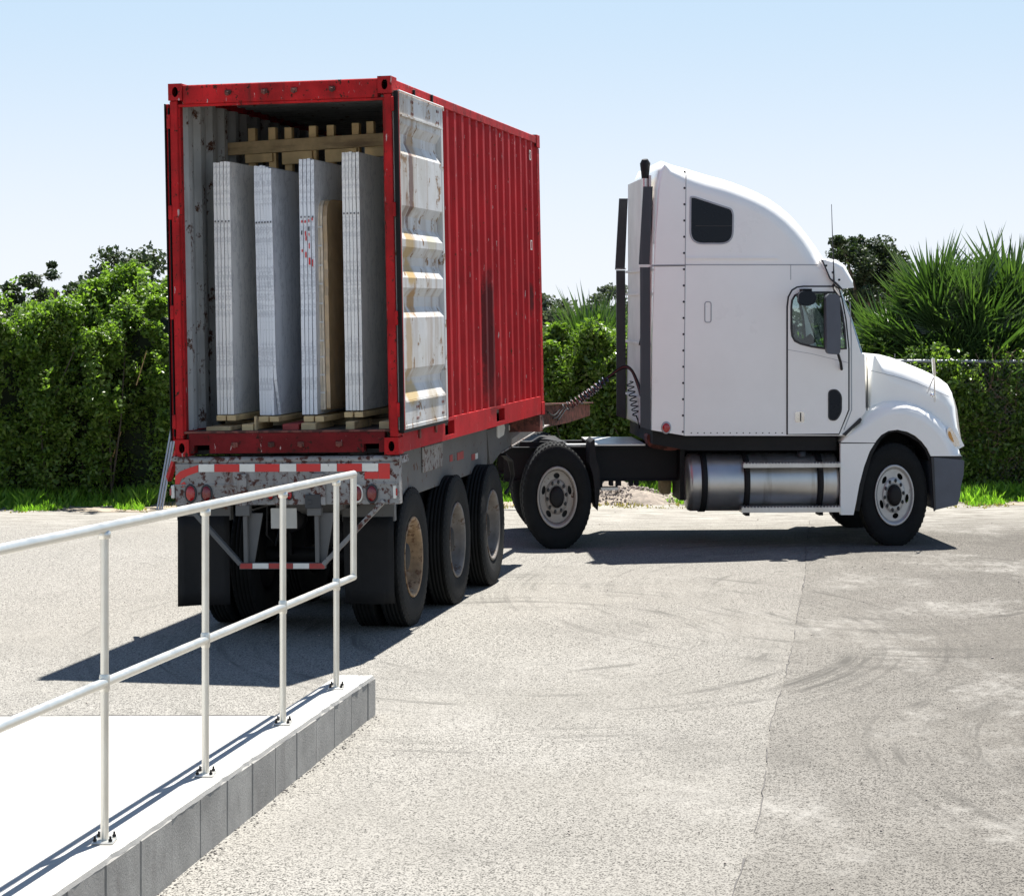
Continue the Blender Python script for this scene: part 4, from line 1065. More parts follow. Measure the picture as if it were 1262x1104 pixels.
MB().prism([offs(outer, -.015)], 1, -.003, .003).build('pane', 'tint', sw)
a = T(857, 278.5); b_ = T(902, 279)
MB().box((a[0], -.005, a[1] - .004), (b_[0], -.002, a[1] + .004)).build('window_bar', 'seam', sw)
ol = rounded([T(868, 398), T(868, 371.5), T(877, 371.5), T(877, 398)], .03, 4)
MB().prism([ol, offs(ol, -.010)], 1, -.004, .001).build('vent_surround', 'seam2', tr)
# marker light
x, z = T(821, 527); o = MB().lathe([(.062, .001), (.06, -.008), (.045, -.012)], (x, 0, z), 1, 24, .8).build('marker_lamp', 'seam2', tr)
MB().lathe([(.045, -.010), (.03, -.018), (.0001, -.02)], (x, 0, z), 1, 20, .9).build('lens', 'lens', o)
# --- door
dpx = [(969.5, 535.5), (969.5, 378), (971, 366), (975.5, 357.5), (982, 353.5), (990, 352.5), (1028, 352.5), (1034, 355), (1038, 368), (1043, 395), (1046.5, 430), (1046.5, 505), (1034, 535.5)]
dl = [T(*p) for p in dpx]
dr = MB().prism([offs(dl, -.012), win], 1, -.012, -.001).build('door', 'white', tr, bev=.004)
gl = MB().prism([offs(dl, .004), offs(dl, -.018)], 1, -.0045, -.0006).build('door_seal', 'seam', dr)
MB().prism([offs(win, .006), offs(win, -.014)], 1, -.016, -.004).build('window_seal', 'seam', dr)
MB().prism([offs(win, -.004)], 1, .01, .013).build('pane', 'glass', dr)
a, b_ = T(1017, 361), T(1017, 430)
MB().box((a[0] - .013, -.004, b_[1]), (a[0] + .013, .02, a[1])).build('window_post', 'seam', dr)
ol = rounded([T(1021, 517), T(1021, 481), T(1031, 480), T(1036.5, 487), T(1036.5, 508), T(1030, 518)], .05, 4)
MB().prism([offs(ol, .006), offs(ol, -.006)], 1, -.018, -.012).build('lower_window_seal', 'seam', dr); MB().prism([ol], 1, -.0155, -.0122).build('lower_pane', 'tint', dr)
ol = rounded([T(979.5, 520), T(979.5, 507), T(991, 507), T(991, 520)], .02, 3)
MB().prism([ol], 1, -.020, -.012).build('handle', 'chrome', dr, bev=.003)
a = T(986.5, 519), T(987.5, 508.5)
MB().box((a[0][0] - .008, -.024, a[0][1]), (a[1][0] - .004, -.020, a[1][1])).build('handle_lever', 'darkplastic', dr)
strip([(971, 431), (1000, 436), (1045, 447)], .004, 'seam2', 'crease', -.012, .002, dr)
# strip behind the door and cowl seam
strip([(1047.5, 372), (1049.2, 420), (1049.5, 505), (1040, 530)], .010, 'seam2', 'cowl_seam')
strip([(1068.3, 440), (1068.8, 470), (1068.5, 506)], .011, 'seam', 'hood_seam', -.003)
# far door window, pane
MB().prism([offs(win, -.004)], 1, TWD - .02, TWD - .015).build('far_pane', 'glass', tr)
# interior
MB().prism([offs(dl, -.03), offs(win, .01)], 1, TWD - .10, TWD - .03).build('far_door_trim', 'seat', tr)
def Tx(px_): return T(px_, 400)[0]
zf_ = T(1000, 530)[1]
MB().box((Tx(962), .03, zf_), (Tx(964), TWD - .03, T(1000, 330)[1])).build('bulkhead', 'seat', tr)
MB().box((Tx(965), .03, T(1000, 352)[1]), (Tx(1030), TWD - .03, T(1000, 348)[1])).build('headliner', 'seat', tr)
MB().box((Tx(965), .03, zf_), (Tx(1064), TWD - .03, zf_ + .03)).build('cab_floor', 'darkplastic', tr)
dsh = [T(1062, 440), T(1058, 433), T(1042, 433), T(1036, 440), T(1036, 500), T(1062, 500)]
MB().prism([dsh], 1, .04, TWD - .04).build('dashboard', 'darkplastic', tr, bev=.02, seg=2)
for yy_ in (.3, 1.45):
    b = MB(); b.prism([[T(975, 500), T(975, 478), T(1008, 476), T(1010, 500)]], 1, yy_, yy_ + .5); 
    b.prism([[T(971, 478), T(969, 425), T(977, 424), T(982, 478)]], 1, yy_ + .02, yy_ + .48)
    b.build('seat', 'seat', tr, bev=.03, seg=3)
cx_, cz_ = T(1017, 424)                                   # steering wheel on the far (left) side seen through the window
pts = []
for k in range(33):
    t = 2 * math.pi * k / 32; u = .21 * math.cos(t); v_ = .21 * math.sin(t)
    pts.append((cx_ - .09 + v_ * .35, 1.62 + u, cz_ - .02 + v_ * .9))
b = MB().tube(pts, .018, 8, cap=False); b.bar((cx_ + .12, 1.62, cz_ - .3), (cx_ - .09, 1.62, cz_ - .02), .05, .05); b.bar((cx_ - .09, 1.43, cz_ - .02), (cx_ - .09, 1.81, cz_ - .02), .03, .03)
b.build('steering_wheel', 'darkplastic', tr)
# driver's side pillar shapes seen through: far window post
MB().bar((Tx(990), TWD - .05, T(0, 362)[1]), (Tx(1001), TWD - .05, T(0, 425)[1]), .03, .05).build('far_pillar', 'darkplastic', tr)
pts = [(Tx(978 + 34 * t), .42, T(1000, 415 + 8 * math.sin(t * 3.14) + 2 * t)[1]) for t in np.linspace(0, 1, 10)]
MB().tube(pts, [.03, .045, .05, .05, .05, .045, .045, .04, .05, .05], 10).build('armrest', 'seat', tr)
# --- visor
vis = [T(1010, 320), T(1021, 319), T(1031, 320.5), T(1041, 327), T(1051, 346), T(1051.5, 354.5), T(1037, 356), T(1031, 349), T(1021, 342)]
b = loft(vis, [0, .6, 1, 1, .6, 0, 0, 0, 0], -.05, TWD + .05, .06, None, None, 4)
vo_ = b.build('sun_visor', 'white', tr, fix=True)
MB().prism([[T(1011, 320), T(1013, 321), T(1022.5, 343), T(1032, 350.5), T(1038, 357), T(1036, 357.5), T(1021, 344)]], 1, -.055, -.045).build('visor_edge', 'seam', vo_)
for (a_, c_) in ((1017, 327.5), (1025, 336), (1033, 345)):
    x, z = T(a_, c_); MB().lathe([(.0001, -.006), (.010, -.004), (.012, 0)], (x, -.051, z), 1, 8).build('bolt', 'seam', vo_)
MB().tube([(T(1024, 252)[0], -.03, T(1024, 252)[1]), (T(1025.5, 300)[0], -.03, T(1025.5, 300)[1]), (T(1026.5, 350)[0], -.06, T(1026.5, 350)[1])], [.003, .005, .008], 6).build('antenna', 'darkplastic', tr)
# --- mirrors
ml = rounded([T(1017.5, 436, -.25), T(1016.5, 366, -.25), T(1020, 362, -.25), T(1033, 363, -.25), T(1034.5, 400, -.25), T(1034, 437, -.25)], .04, 4)
mo = MB().prism([ml], 1, -.32, -.22).build('wing_mirror', 'greyplastic', tr, bev=.015, seg=3)
MB().tube([(T(1027, 358)[0], -.02, T(1027, 352)[1]), (T(1024, 358)[0], -.2, T(1024, 358)[1]), (T(1028, 366)[0], -.27, T(1028, 366)[1])], .016, 8).build('mirror_arm', 'black', mo)
MB().tube([(T(1032, 436, -.25)[0], -.26, T(1032, 434, -.25)[1]), (T(1033, 446)[0], -.12, T(1033, 446)[1]), (T(1037, 455)[0], -.01, T(1037, 455)[1])], .014, 8).build('mirror_arm', 'black', mo)
ml = rounded([T(982, 374, -.2), T(983, 361, -.2), T(990, 358.5, -.2), T(1001, 360, -.2), T(1005, 366, -.2), T(1003, 374, -.2), T(992, 378, -.2)], .04, 4)
mo = MB().prism([ml], 1, -.28, -.2).build('convex_mirror', 'tint', tr, bev=.015, seg=2)
MB().box((T(985, 357)[0], -.2, T(985, 361)[1]), (T(996, 356)[0], -.0, T(985, 356)[1])).build('mirror_bracket', 'black', mo)
# --- hood
hood = [T(1066, 520, .3), T(1066, 436, .3), T(1085, 437, .3), T(1100, 441, .3), T(1115, 446.5, .3), T(1130, 452.5, .3), T(1145, 459, .3), T(1158, 465.5, .3), T(1168, 473, .3), T(1174, 484, .3), T(1177, 500, .3), T(1179, 525, .3), T(1183, 548, .3), T(1176, 552, .3), T(1158, 538, .3), T(1136, 522, .3), T(1105, 514, .3), T(1082, 518, .3)]
b = loft(hood, [0, .3, .7, 1, 1, 1, 1, 1, .9, .8, .5, .3, 0, 0, 0, 0, 0, 0, 0], .12, TWD - .12, .24, None, None, 7)
b.build('hood', 'white', tr, fix=True)
def st2(pxs, w, mat, name, y, par=None): return strip(pxs, w, mat, name, y, .003, par)
st2([(1070, 456), (1100, 463), (1130, 472), (1170, 489)], .005, 'seam2', 'hood_crease', .12)
# chrome grille front
gr = [T(1171.5, 484, .3), T(1176, 492, .3), T(1179.5, 505, .3), T(1182, 525, .3), T(1185.5, 548, .3), T(1180, 549, .3), T(1175, 525, .3), T(1171, 498, .3)]
MB().prism([gr], 1, .3, TWD - .3).build('grille', 'chrome', tr, bev=.006)
# --- fender near and far
ctr = T(1102, 612); 
fo = [(1036, 545), (1046, 530), (1057, 517), (1068, 507.5), (1080, 500), (1093, 495.5), (1106, 494), (1120, 495.5), (1135, 500), (1148, 507), (1160, 516), (1170, 527), (1179, 541), (1186, 556), (1186.5, 562)]
fi = [(1147, 562), (1143, 553), (1136, 544), (1128, 537), (1118, 532), (1106, 529.5), (1095, 531), (1086, 536), (1080, 543), (1078.5, 545.5)]
fpx = fo + fi
for (ya, yb3, nm) in ((.0, .42, 'near'), (TWD - .42, TWD - .0, 'far')):
    pts = [T(*p) for p in fpx]
    wt = [.0] + [.5, .9] + [1] * (len(fo) - 4) + [0] + [0] * len(fi)
    if nm == 'near': b = loft(pts, wt, ya, yb3 + .16, .13, None, None, 6)
    else: b = loft(pts, wt, ya - .16, yb3, .13, None, None, 6)
    fd = b.build('fender', 'white', tr, fix=True)
    sk = [(1036, 546.5), (1078, 546.5), (1072, 556), (1065, 575), (1059, 598), (1055, 620), (1052, 634.5), (1036, 634.5)]
    MB().prism([[T(*p) for p in sk]], 1, ya + .004, ya + .06 if nm == 'near' else yb3).build('side_skirt', 'white', tr, bev=.012, seg=2)
    MB().prism([[T(1034, 544), T(1078.5, 544.7), T(1078, 546.2), T(1034, 546)]], 1, ya + .012, ya + .05).build('skirt_gap', 'seam', tr)
    # inner arch lining
    ar = [T(1150, 566), T(1145, 552), T(1136, 542), T(1122, 533), T(1106, 528.5), T(1092, 530), T(1082, 538), T(1070, 560), T(1060, 595), T(1056, 630), T(1060, 630), T(1066, 596), T(1075, 562), T(1086, 542), T(1095, 534), T(1106, 532), T(1120, 537), T(1133, 545), T(1141, 555), T(1146, 568)]
    MB().prism([ar], 1, ya + .03, yb3 + .1 if nm == 'near' else yb3 - .03).build('arch_liner', 'black', tr)
MB().prism([[T(1041, 532.5), T(1060, 514.5), T(1062, 517), T(1060, 521), T(1051, 528), T(1042, 537), T(1037.5, 535.5)]], 1, -.012, .02).build('fender_rubber', 'seam', tr, bev=.004)
MB().box((T(1060, 0)[0], .62, T(0, 630)[1]), (T(1149, 0)[0], .66, T(0, 526)[1])).build('wheel_house', 'black', tr)
# headlamp
hl = rounded([T(1168, 529, -.0), T(1172, 526), T(1177, 533), T(1182, 542), T(1184.5, 550.5), T(1178, 550), T(1172, 544), T(1168.5, 537)], .03, 3)
ho = MB().prism([hl], 1, .03, .13).build('headlamp', 'chrome', tr, bev=.012, seg=2)
MB().prism([rounded([T(1169.5, 531), T(1172, 532), T(1177, 546), T(1173, 543), T(1169.5, 537)], .02, 3)], 1, .02, .05).build('turn_lens', 'amber', ho)
# bumper
bu = [T(1148.5, 563.5), T(1186, 566.5), T(1188.5, 568), T(1187.5, 585), T(1184, 600), T(1183.5, 612), T(1180, 622), T(1152, 628.5), T(1150, 600)]
MB().prism([bu], 1, .0, TWD).build('bumper', 'greyplastic', tr, bev=.03, seg=3)
MB().prism([[T(1147.5, 563), T(1151, 563), T(1153.5, 628), T(1151.5, 630)]], 1, -.004, .04).build('bumper_edge', 'darkplastic', tr)
MB().prism([[T(1150, 560.5), T(1186.5, 562), T(1186, 566), T(1150, 564)]], 1, .02, TWD - .02).build('bumper_gap', 'seam', tr)
# hood mirror on stalk
a = lambda px_, py, y: (T(px_, py, y)[0], y, T(px_, py, y)[1])
MB().tube([a(1152, 503, .15), a(1152, 487, .1), a(1151, 460, .02), a(1149.5, 441, .0)], .007, 8).build('hood_mirror_stalk', 'chrome', tr)
MB().tube([a(1138, 497, .2), a(1150, 466, .02)], .006, 8).build('hood_mirror_stalk', 'chrome', tr)
MB().tube([a(1150, 442, .0), a(1151.5, 463, .02)], [.016, .014], 10).build('hood_mirror', 'chrome', tr)
MB().lathe([(.0001, -.01), (.018, -.008), (.02, .0)], a(1149, 487, .12), 1, 12).build('hood_latch', 'chrome', tr)
MB().tube([a(1103, 441, .5), a(1103, 436, .5)], .006, 6).build('washer_nozzle', 'darkplastic', tr)
# --- back of the sleeper and extenders
bx = T(804, 400)[0]
zlo, zhi = T(803, 530)[1], T(806, 215)[1]
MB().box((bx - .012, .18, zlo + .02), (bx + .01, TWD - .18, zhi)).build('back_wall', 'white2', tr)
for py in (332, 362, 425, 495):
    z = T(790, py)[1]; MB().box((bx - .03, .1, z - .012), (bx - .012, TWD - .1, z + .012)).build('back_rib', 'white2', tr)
for (y, n_) in ((0, 0), (TWD - .02, 1)):
    up_ = [T(793, 230), T(804.5, 230), T(800.5, 326), T(787.5, 326)]; lo_ = [T(789, 329.5), T(801, 329.5), T(802, 530), T(789.5, 526)]
    if n_: up_ = [(x - .0, z - .02) for x, z in up_]; 
    MB().prism([up_], 1, y - .004, y + .03).build('side_extender', 'extender' if not n_ else 'darkplastic', tr, bev=.004)
    MB().prism([lo_], 1, y - .004, y + .03).build('side_extender', 'extender' if not n_ else 'darkplastic', tr, bev=.004)
    MB().prism([[T(788, 327), T(802, 326.5), T(802, 328.5), T(788, 329)]], 1, y - .004, y + .02).build('extender_strap', 'strap', tr)
# exhaust
ex = T(797, 230)
MB().tube([(bx - .045, .22, T(797, 300)[1]), (bx - .045, .22, T(797, 212)[1])], .035, 12).build('exhaust_stack', 'alu', tr)
MB().tube([(bx - .045, .22, T(797, 222)[1]), (bx - .045, .22, T(797, 209)[1]), (bx - .045, .22, T(797, 200)[1]), (bx - .05, .21, T(797, 195)[1])], [.032, .044, .052, .03], 12).build('exhaust_tip', 'black', tr)
# --- frame, fifth wheel, tanks
z0, z1 = T(760, 596)[1], T(760, 556)[1]
x0, x1 = T(625, 570)[0], T(1150, 570)[0]
for y in (.55, TWD - .62):
    b = MB(); b.box((x0, y, z0), (x1, y + .012, z1)); b.box((x0, y - .06, z1), (x1, y + .06, z1 + .012)); b.box((x0, y - .06, z0 - .012), (x1, y + .06, z0))
    b.build('frame_rail', 'black', tr)
b = MB(); b.box((T(736, 0)[0], .5, z1 + .02), (T(803, 0)[0], TWD - .5, z1 + .04)); b.build('deck_plate', 'alu', tr, bev=.003)
MB().box((T(704, 0)[0], .52, z1 + .02), (T(735, 0)[0], .7, z1 + .035)).build('deck_plate', 'alu', tr)
for px_ in (640, 720, 770, 812, 860, 940, 1010): 
    x = T(px_, 570)[0]; MB().box((x, .56, z0 + .03), (x + .08, TWD - .56, z1 - .03)).build('crossmember', 'black', tr)
# cab underside
MB().prism([[T(806, 532), T(845, 539), T(1034, 539), T(1034, 556), T(850, 556), T(806, 548)]], 1, .12, TWD - .12).build('cab_subframe', 'black', tr)
MB().prism([rounded([T(797, 535, .3), T(800, 552, .3), T(826, 556, .3), T(842, 554, .3), T(842, 540, .3), T(810, 536, .3)], .06, 3)], 1, .35, .6).build('rear_air_bag', 'rusty', tr, bev=.02)
# bolts under the rail
b = MB()
for px_ in (743, 760, 770, 785, 792):
    x = T(px_, 600)[0]; b.box((x - .02, .5, z0 - .06), (x + .02, .6, z0 - .012))
b.build('frame_bolts', 'black', tr, bev=.004)
# fifth wheel
p = T(672, 545, 1.1)
MB().prism([rounded([T(640, 552, .9), T(648, 544, .9), T(668, 539, .9), T(690, 543, .9), T(704, 549, .9), T(706, 553, .9)], .05, 3)], 1, .7, 1.55).build('fifth_wheel', 'black', tr, bev=.01)
MB().box((T(645, 556)[0], .6, z1), (T(700, 556)[0], 1.65, z1 + .06)).build('fifth_wheel_base', 'black', tr)
# drive wheels: pairs; the steer wheels
tw = .26
xd = T(687, 613)[0]; xs_ = T(1103.5, 612)[0]
for (y, out, st) in ((tw / 2, -1, 'drive'), (tw * 1.5 + .05, -1, 'hidden'), (TWD - tw / 2, 1, 'drive'), (TWD - tw * 1.5 - .05, 1, 'hidden')):
    wheel_parts(tr, (xd, y, .502), 1, out, S, tw, .515, st, 'rim', rot=R(90))
for (y, out) in ((tw / 2 + .03, -1), (TWD - tw / 2 - .08, 1)):
    wheel_parts(tr, (xs_, y, .50), 1, out, S, tw, .512, 'steer', 'rimsteer', rot=R(62))
MB().tube([(xd, .3, .5), (xd, TWD - .3, .5)], .07, 12).build('drive_axle', 'black', tr)
MB().tube([(xs_, .3, .45), (xs_, TWD - .3, .45)], .05, 12).build('steer_axle', 'black', tr)
MB().lathe([(.0001, -.2), (.16, -.15), (.22, 0), (.16, .15), (.0001, .2)], (xd, TWD / 2, .5), 1, 20, S).build('differential', 'black', tr)
# quarter fender in front of the drive wheel
fl_ = [T(728, 545), T(733, 541), T(735, 566), T(739.5, 578), T(740, 600), T(737, 630), T(734, 622), T(733, 600), T(731, 585), T(727, 572)]
MB().prism([fl_], 1, .02, .5).build('mudflap', 'flap', tr, bev=.006)
# step below frame
x0, x1 = T(747.5, 600)[0], T(766.5, 600)[0]
b = MB(); b.box((x0 - .01, .5, T(0, 614)[1]), (x0 + .01, .53, z0)); b.box((x1 - .01, .5, T(0, 614)[1]), (x1 + .01, .53, z0)); b.box((x0 - .01, .45, T(0, 613)[1]), (x1 + .01, .58, T(0, 609.5)[1]), 1)
b.build('frame_step', ['black', 'alu'], tr)
MB().box((T(829, 600)[0], .9, T(0, 624)[1]), (T(842, 600)[0], 1.2, T(0, 590)[1])).build('far_tank_end', 'wood2', tr, bev=.03, seg=3)
# fuel tank and steps
ry = .286; yc = .02 + ry; zc = T(940, 596, .02)[1]
xa, xb = T(851, 596)[0], T(1036, 596)[0]
ft = MB().lathe([(.0001, -.02), (ry * .55, -.018), (ry * .88, -.005), (ry * .97, .012), (ry, .035), (ry, (xb - xa) - .035), (ry * .96, xb - xa - .008), (ry * .8, xb - xa), (.0001, xb - xa + .004)], (xa, yc, zc), 0, 56).build('fuel_tank', 'tank', tr)
for px_ in (869, 921.5, 1012):
    x = T(px_, 596)[0]; MB().lathe([(ry + .001, -.03), (ry + .010, -.03), (ry + .010, .03), (ry + .001, .03)], (x, yc, zc), 0, 48).build('tank_strap', 'black', ft)
x = T(992, 562)[0]; MB().lathe([(.05, .0), (.05, .05), (.03, .06), (.0001, .06)], (x, yc - .12, zc + ry * .88), 2, 16).build('tank_cap', 'darkplastic', ft)
for (ya_, yb4, px0, px1) in ((570, 576, 916, 1036), (624, 631, 914, 1036)):
    p = T(px0, ya_, -.04); q = T(px1, yb4, -.04)
    b = MB(); b.box((p[0], -.045, q[1]), (q[0], .10, q[1] + (p[1] - q[1]) * .8)); 
    n = 30
    for i in range(n):
        x = p[0] + (q[0] - p[0]) * (i + .3) / n; b.box((x, -.045, q[1] + (p[1] - q[1]) * .8), (x + .012, .10, p[1]))
    b.build('step', 'alu', ft, bev=.0015)
    for px_ in (921.5, 1012):
        x = T(px_, 596)[0]; MB().box((x - .02, .0, q[1] - .035), (x + .02, .2, q[1] - .001)).build('step_bracket', 'black', ft)
MB().box((T(843, 0)[0], .3, T(0, 625)[1]), (T(849, 0)[0], .9, T(0, 560)[1])).build('tank_bracket', 'black', tr)
# air and electric lines
def coil(p0, p1, r, turns, rad, mat, name, par, frame, sag=0.):
    p0, p1 = Vector(p0), Vector(p1); d = (p1 - p0); ax = d.normalized(); u = ax.cross(Vector((0, 0, 1))).normalized(); v_ = u.cross(ax); pts = []
    n = turns * 10
    for i in range(n + 1):
        t = i / n; a_ = 2 * math.pi * turns * t; c = p0 + d * t + Vector((0, 0, -sag * 4 * t * (1 - t))); pts.append(frame.loc(c + (u * math.cos(a_) + v_ * math.sin(a_)) * r))
    MB().tube(pts, rad, 6).build(name, mat, par)
coil(AT(702, 500, 24.0), AT(738, 474, 24.1), .036, 9, .006, 'hred', 'coiled_hose', tr, TF, .01)
coil(AT(712, 496, 24.1), AT(748, 466, 24.1), .036, 9, .006, 'hblue', 'coiled_hose', tr, TF, .01)
coil(AT(695, 503, 24.05), AT(735, 478, 24.05), .042, 8, .005, 'darkplastic', 'coiled_hose', tr, TF, .01)
coil(AT(776, 470, 24.1), AT(784, 512, 24.1), .035, 7, .006, 'black', 'coiled_hose', tr, TF)
def curve3(pts, n=8):
    out = []; P_ = [Vector(p) for p in pts]
    for i in range(len(P_) - 1):
        a0, a1, a2, a3 = P_[max(i - 1, 0)], P_[i], P_[i + 1], P_[min(i + 2, len(P_) - 1)]
        for k in range(n):
            t = k / n; out.append(.5 * ((2 * a1) + (-a0 + a2) * t + (2 * a0 - 5 * a1 + 4 * a2 - a3) * t * t + (-a0 + 3 * a1 - 3 * a2 + a3) * t ** 3))
    out.append(P_[-1]); return out
for k_, mt in enumerate(('black', 'hred', 'black')):
    pts = curve3([AT(738 + k_ * 3, 474 - 2 * k_, 24.1), AT(752, 462 + k_, 24.1), AT(768, 451 + k_ * 1.5, 24.1), AT(778, 455 + k_, 24.05), AT(786, 470 + 3 * k_, 24.0), AT(790, 482 + 4 * k_, 23.9)])
    MB().tube([TF.loc(p) for p in pts], .010, 6).build('air_hose', mt, tr)
MB().tube([TF.loc(AT(788, 425, 23.8)), TF.loc(AT(800, 365, 23.4))], .008, 6).build('cable', 'black', tr)
MB().tube([TF.loc(p) for p in curve3([AT(784, 512, 24.1), AT(787, 520, 24.1), AT(788, 528, 24.1)])], .008, 6).build('cable', 'black', tr)

# ------------------------------------------------------------------ vegetation
def leaf_mesh(name, centers, size, mat, aspect=.5, up=.35, jitter=.35, fold=True):
    """pointed leaves of two triangles each, spread at the given centres"""
    n = len(centers); c = np.asarray(centers, dtype=np.float32)
    d = rng.normal(size=(n, 3)); d[:, 2] = d[:, 2] * .8 - .15; d /= np.linalg.norm(d, axis=1)[:, None]
    nn = rng.normal(size=(n, 3)); nn[:, 2] = np.abs(nn[:, 2]) + up; s = np.cross(d, nn); s /= np.linalg.norm(s, axis=1)[:, None]
    L_ = (size * (1 + jitter * rng.normal(size=n))).clip(size * .4, size * 2)[:, None]
    v = np.empty((n, 4, 3), np.float32)
    v[:, 0] = c - d * L_ * .5; v[:, 1] = c + s * L_ * aspect * .5; v[:, 2] = c + d * L_ * .5; v[:, 3] = c - s * L_ * aspect * .5
    me = bpy.data.meshes.new(name); me.vertices.add(4 * n); me.vertices.foreach_set('co', v.ravel())
    me.loops.add(4 * n); me.loops.foreach_set('vertex_index', np.arange(4 * n, dtype=np.int32))
    me.polygons.add(n); me.polygons.foreach_set('loop_start', np.arange(0, 4 * n, 4, dtype=np.int32)); me.polygons.foreach_set('loop_total', np.full(n, 4, np.int32))
    me.materials.append(M[mat]); me.update(calc_edges=True); return me
def blob(n, c, r, bottom=0.0, shell=.45):
    """points in an uneven clumpy volume"""
    u = rng.normal(size=(n, 3)); u /= np.linalg.norm(u, axis=1)[:, None]
    rad = (1 - shell * rng.random(n) ** 1.6)
    k = 1 + .16 * np.sin(u[:, 0] * 5 + c[0] * 3) * np.cos(u[:, 2] * 6 + c[1]) + .1 * np.sin(u[:, 1] * 9 + c[0])
    p = np.array(c) + u * rad[:, None] * k[:, None] * np.array(r)
    return p[p[:, 2] > bottom]
def bush(x, y, w, dp, h, n, label, mat='leafA', size=.075, name='bush', group='bushes of the overgrown hedge', nlobe=7, stems=True):
    r = empty(name, (x, y, 0), label, 'bush', group)
    P_, Q_ = [], []
    for i in range(nlobe):                                 # uneven lobes, each a column of leaf clumps with gaps between
        lx = (-.5 + (i + .5) / nlobe) * w * 1.02 + random.uniform(-.06, .06) * w; ly = random.uniform(-.5, .05) * dp; lh = h * random.uniform(.74, 1.03)
        lean = random.uniform(-.15, .15); nc = 9
        for j in range(nc):
            t = ((j + random.uniform(.2, .8)) / nc) ** .8; rr = random.uniform(.12, .30) * (1.15 - .45 * t)
            c = (lx + lean * t + random.uniform(-.14, .14), ly * (1 - .5 * t) + random.uniform(-.12, .12), max(.1, min(lh - rr, .1 + lh * t)))
            m_ = int(n / nlobe / nc * (.55 + 1.1 * t)); P_.append(blob(m_, c, (rr * 1.25, rr, rr * 1.1), .02, .75))
    for i in range(34):                                    # shoots
        cx_ = random.uniform(-w / 2, w / 2); z0_ = h * random.uniform(.55, .95); k = max(5, n // 900); t = rng.random(k); hh_ = random.uniform(.15, .42)
        Q_.append(np.stack([cx_ + .03 * rng.normal(size=k) + random.uniform(-.2, .2) * t, random.uniform(-.5, .1) * dp + .03 * rng.normal(size=k), z0_ + t * hh_ - .1], 1))
    me = leaf_mesh('foliage', np.concatenate(P_ + Q_), size, mat, jitter=.45); link('foliage', me, r)
    # added near-black shell standing in for the hedge's inner shade; stops daylight shining through
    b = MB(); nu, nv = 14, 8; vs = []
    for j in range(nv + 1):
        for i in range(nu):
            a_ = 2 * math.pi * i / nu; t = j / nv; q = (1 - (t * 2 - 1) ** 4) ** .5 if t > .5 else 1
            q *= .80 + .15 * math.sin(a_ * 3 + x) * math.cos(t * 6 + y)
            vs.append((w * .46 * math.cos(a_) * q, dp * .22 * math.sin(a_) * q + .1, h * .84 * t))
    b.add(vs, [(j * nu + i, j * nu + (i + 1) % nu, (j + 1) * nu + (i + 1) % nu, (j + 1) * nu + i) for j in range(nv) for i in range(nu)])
    b.build('inner_shade_core', 'core', r)
    if stems:
        b = MB()
        for i in range(4):
            sx_ = random.uniform(-w * .45, w * .45); yy_ = -dp * random.uniform(.1, .3); b.tube([(sx_, yy_, 0), (sx_ + random.uniform(-.15, .15), yy_, h * .35), (sx_ + random.uniform(-.4, .4), yy_ + .1, h * .75)], [.016, .012, .004], 5)
        b.build('stems', 'bark', r)
    return r
def X(px_, d): return (px_ - CX) / FOC * d
def Z(py, d): return EYE - (py - HY) / FOC * d
# left hedge mass
bush(X(20, 29.1), 28.6, 1.7, 2.0, 2.55, 34000, 'leafy hedge bush at the far left edge', size=.05)
bush(X(112, 28.9), 28.95, 1.5, 2.1, 2.66, 42000, 'rounded leafy bush left of the container, under the dark treetops', size=.052)
bush(X(178, 28.9), 28.9, 1.4, 2.1, 2.86, 46000, 'tallest leafy bush, just left of the container', size=.052)
bush(X(262, 29.6), 29.8, 1.5, 1.6, 2.7, 9000, 'leafy bush mostly hidden behind the container', size=.07)
bush(X(360, 30), 30, 1.6, 1.4, 2.3, 3500, 'leafy bush hidden behind the container, left of its middle')
bush(X(470, 30), 30, 1.6, 1.4, 2.3, 3500, 'leafy bush hidden behind the container, under its right door')
bush(X(570, 30), 30, 1.6, 1.4, 2.3, 3500, 'leafy bush hidden behind the long red container side')
bush(X(655, 29.9), 29.9, 1.1, 1.4, 2.1, 14000, 'leafy bush just right of the container end', 'leafB', .055)
bush(X(722, 29.7), 29.7, 1.0, 1.4, 2.14, 28000, 'bright green bush between container and sleeper cab', 'leafB', .055)
bush(X(792, 29.8), 29.9, 1.1, 1.4, 2.26, 16000, 'leafy bush right behind the cab side extenders', 'leafB', .055)
bush(X(880, 30), 30.2, 1.3, 1.2, 2.0, 3000, 'leafy bush hidden behind the sleeper')
bush(X(960, 30), 30.2, 1.3, 1.2, 2.0, 5000, 'leafy bush seen through the cab door window', 'leafB', .06)
bush(X(1030, 30), 30.3, 1.3, 1.2, 2.0, 6000, 'leafy bush seen through the far cab window', 'leafB', .06)
bush(X(1085, 30.4), 30.5, 1.3, 1.2, 2.05, 12000, 'low green bush beyond the windscreen', 'leafB', .055)
bush(X(1150, 29.6), 29.6, 1.1, 1.3, 1.85, 34000, 'vine-covered bush behind the hood', 'leafB', .05)
bush(X(1222, 29.6), 29.6, 1.2, 1.3, 1.85, 40000, 'vine tangle under the big palmetto', 'leafB', .05)
bush(X(1300, 29.6), 29.6, 1.2, 1.3, 1.9, 20000, 'vine tangle at the far right edge', 'leafB', .06)

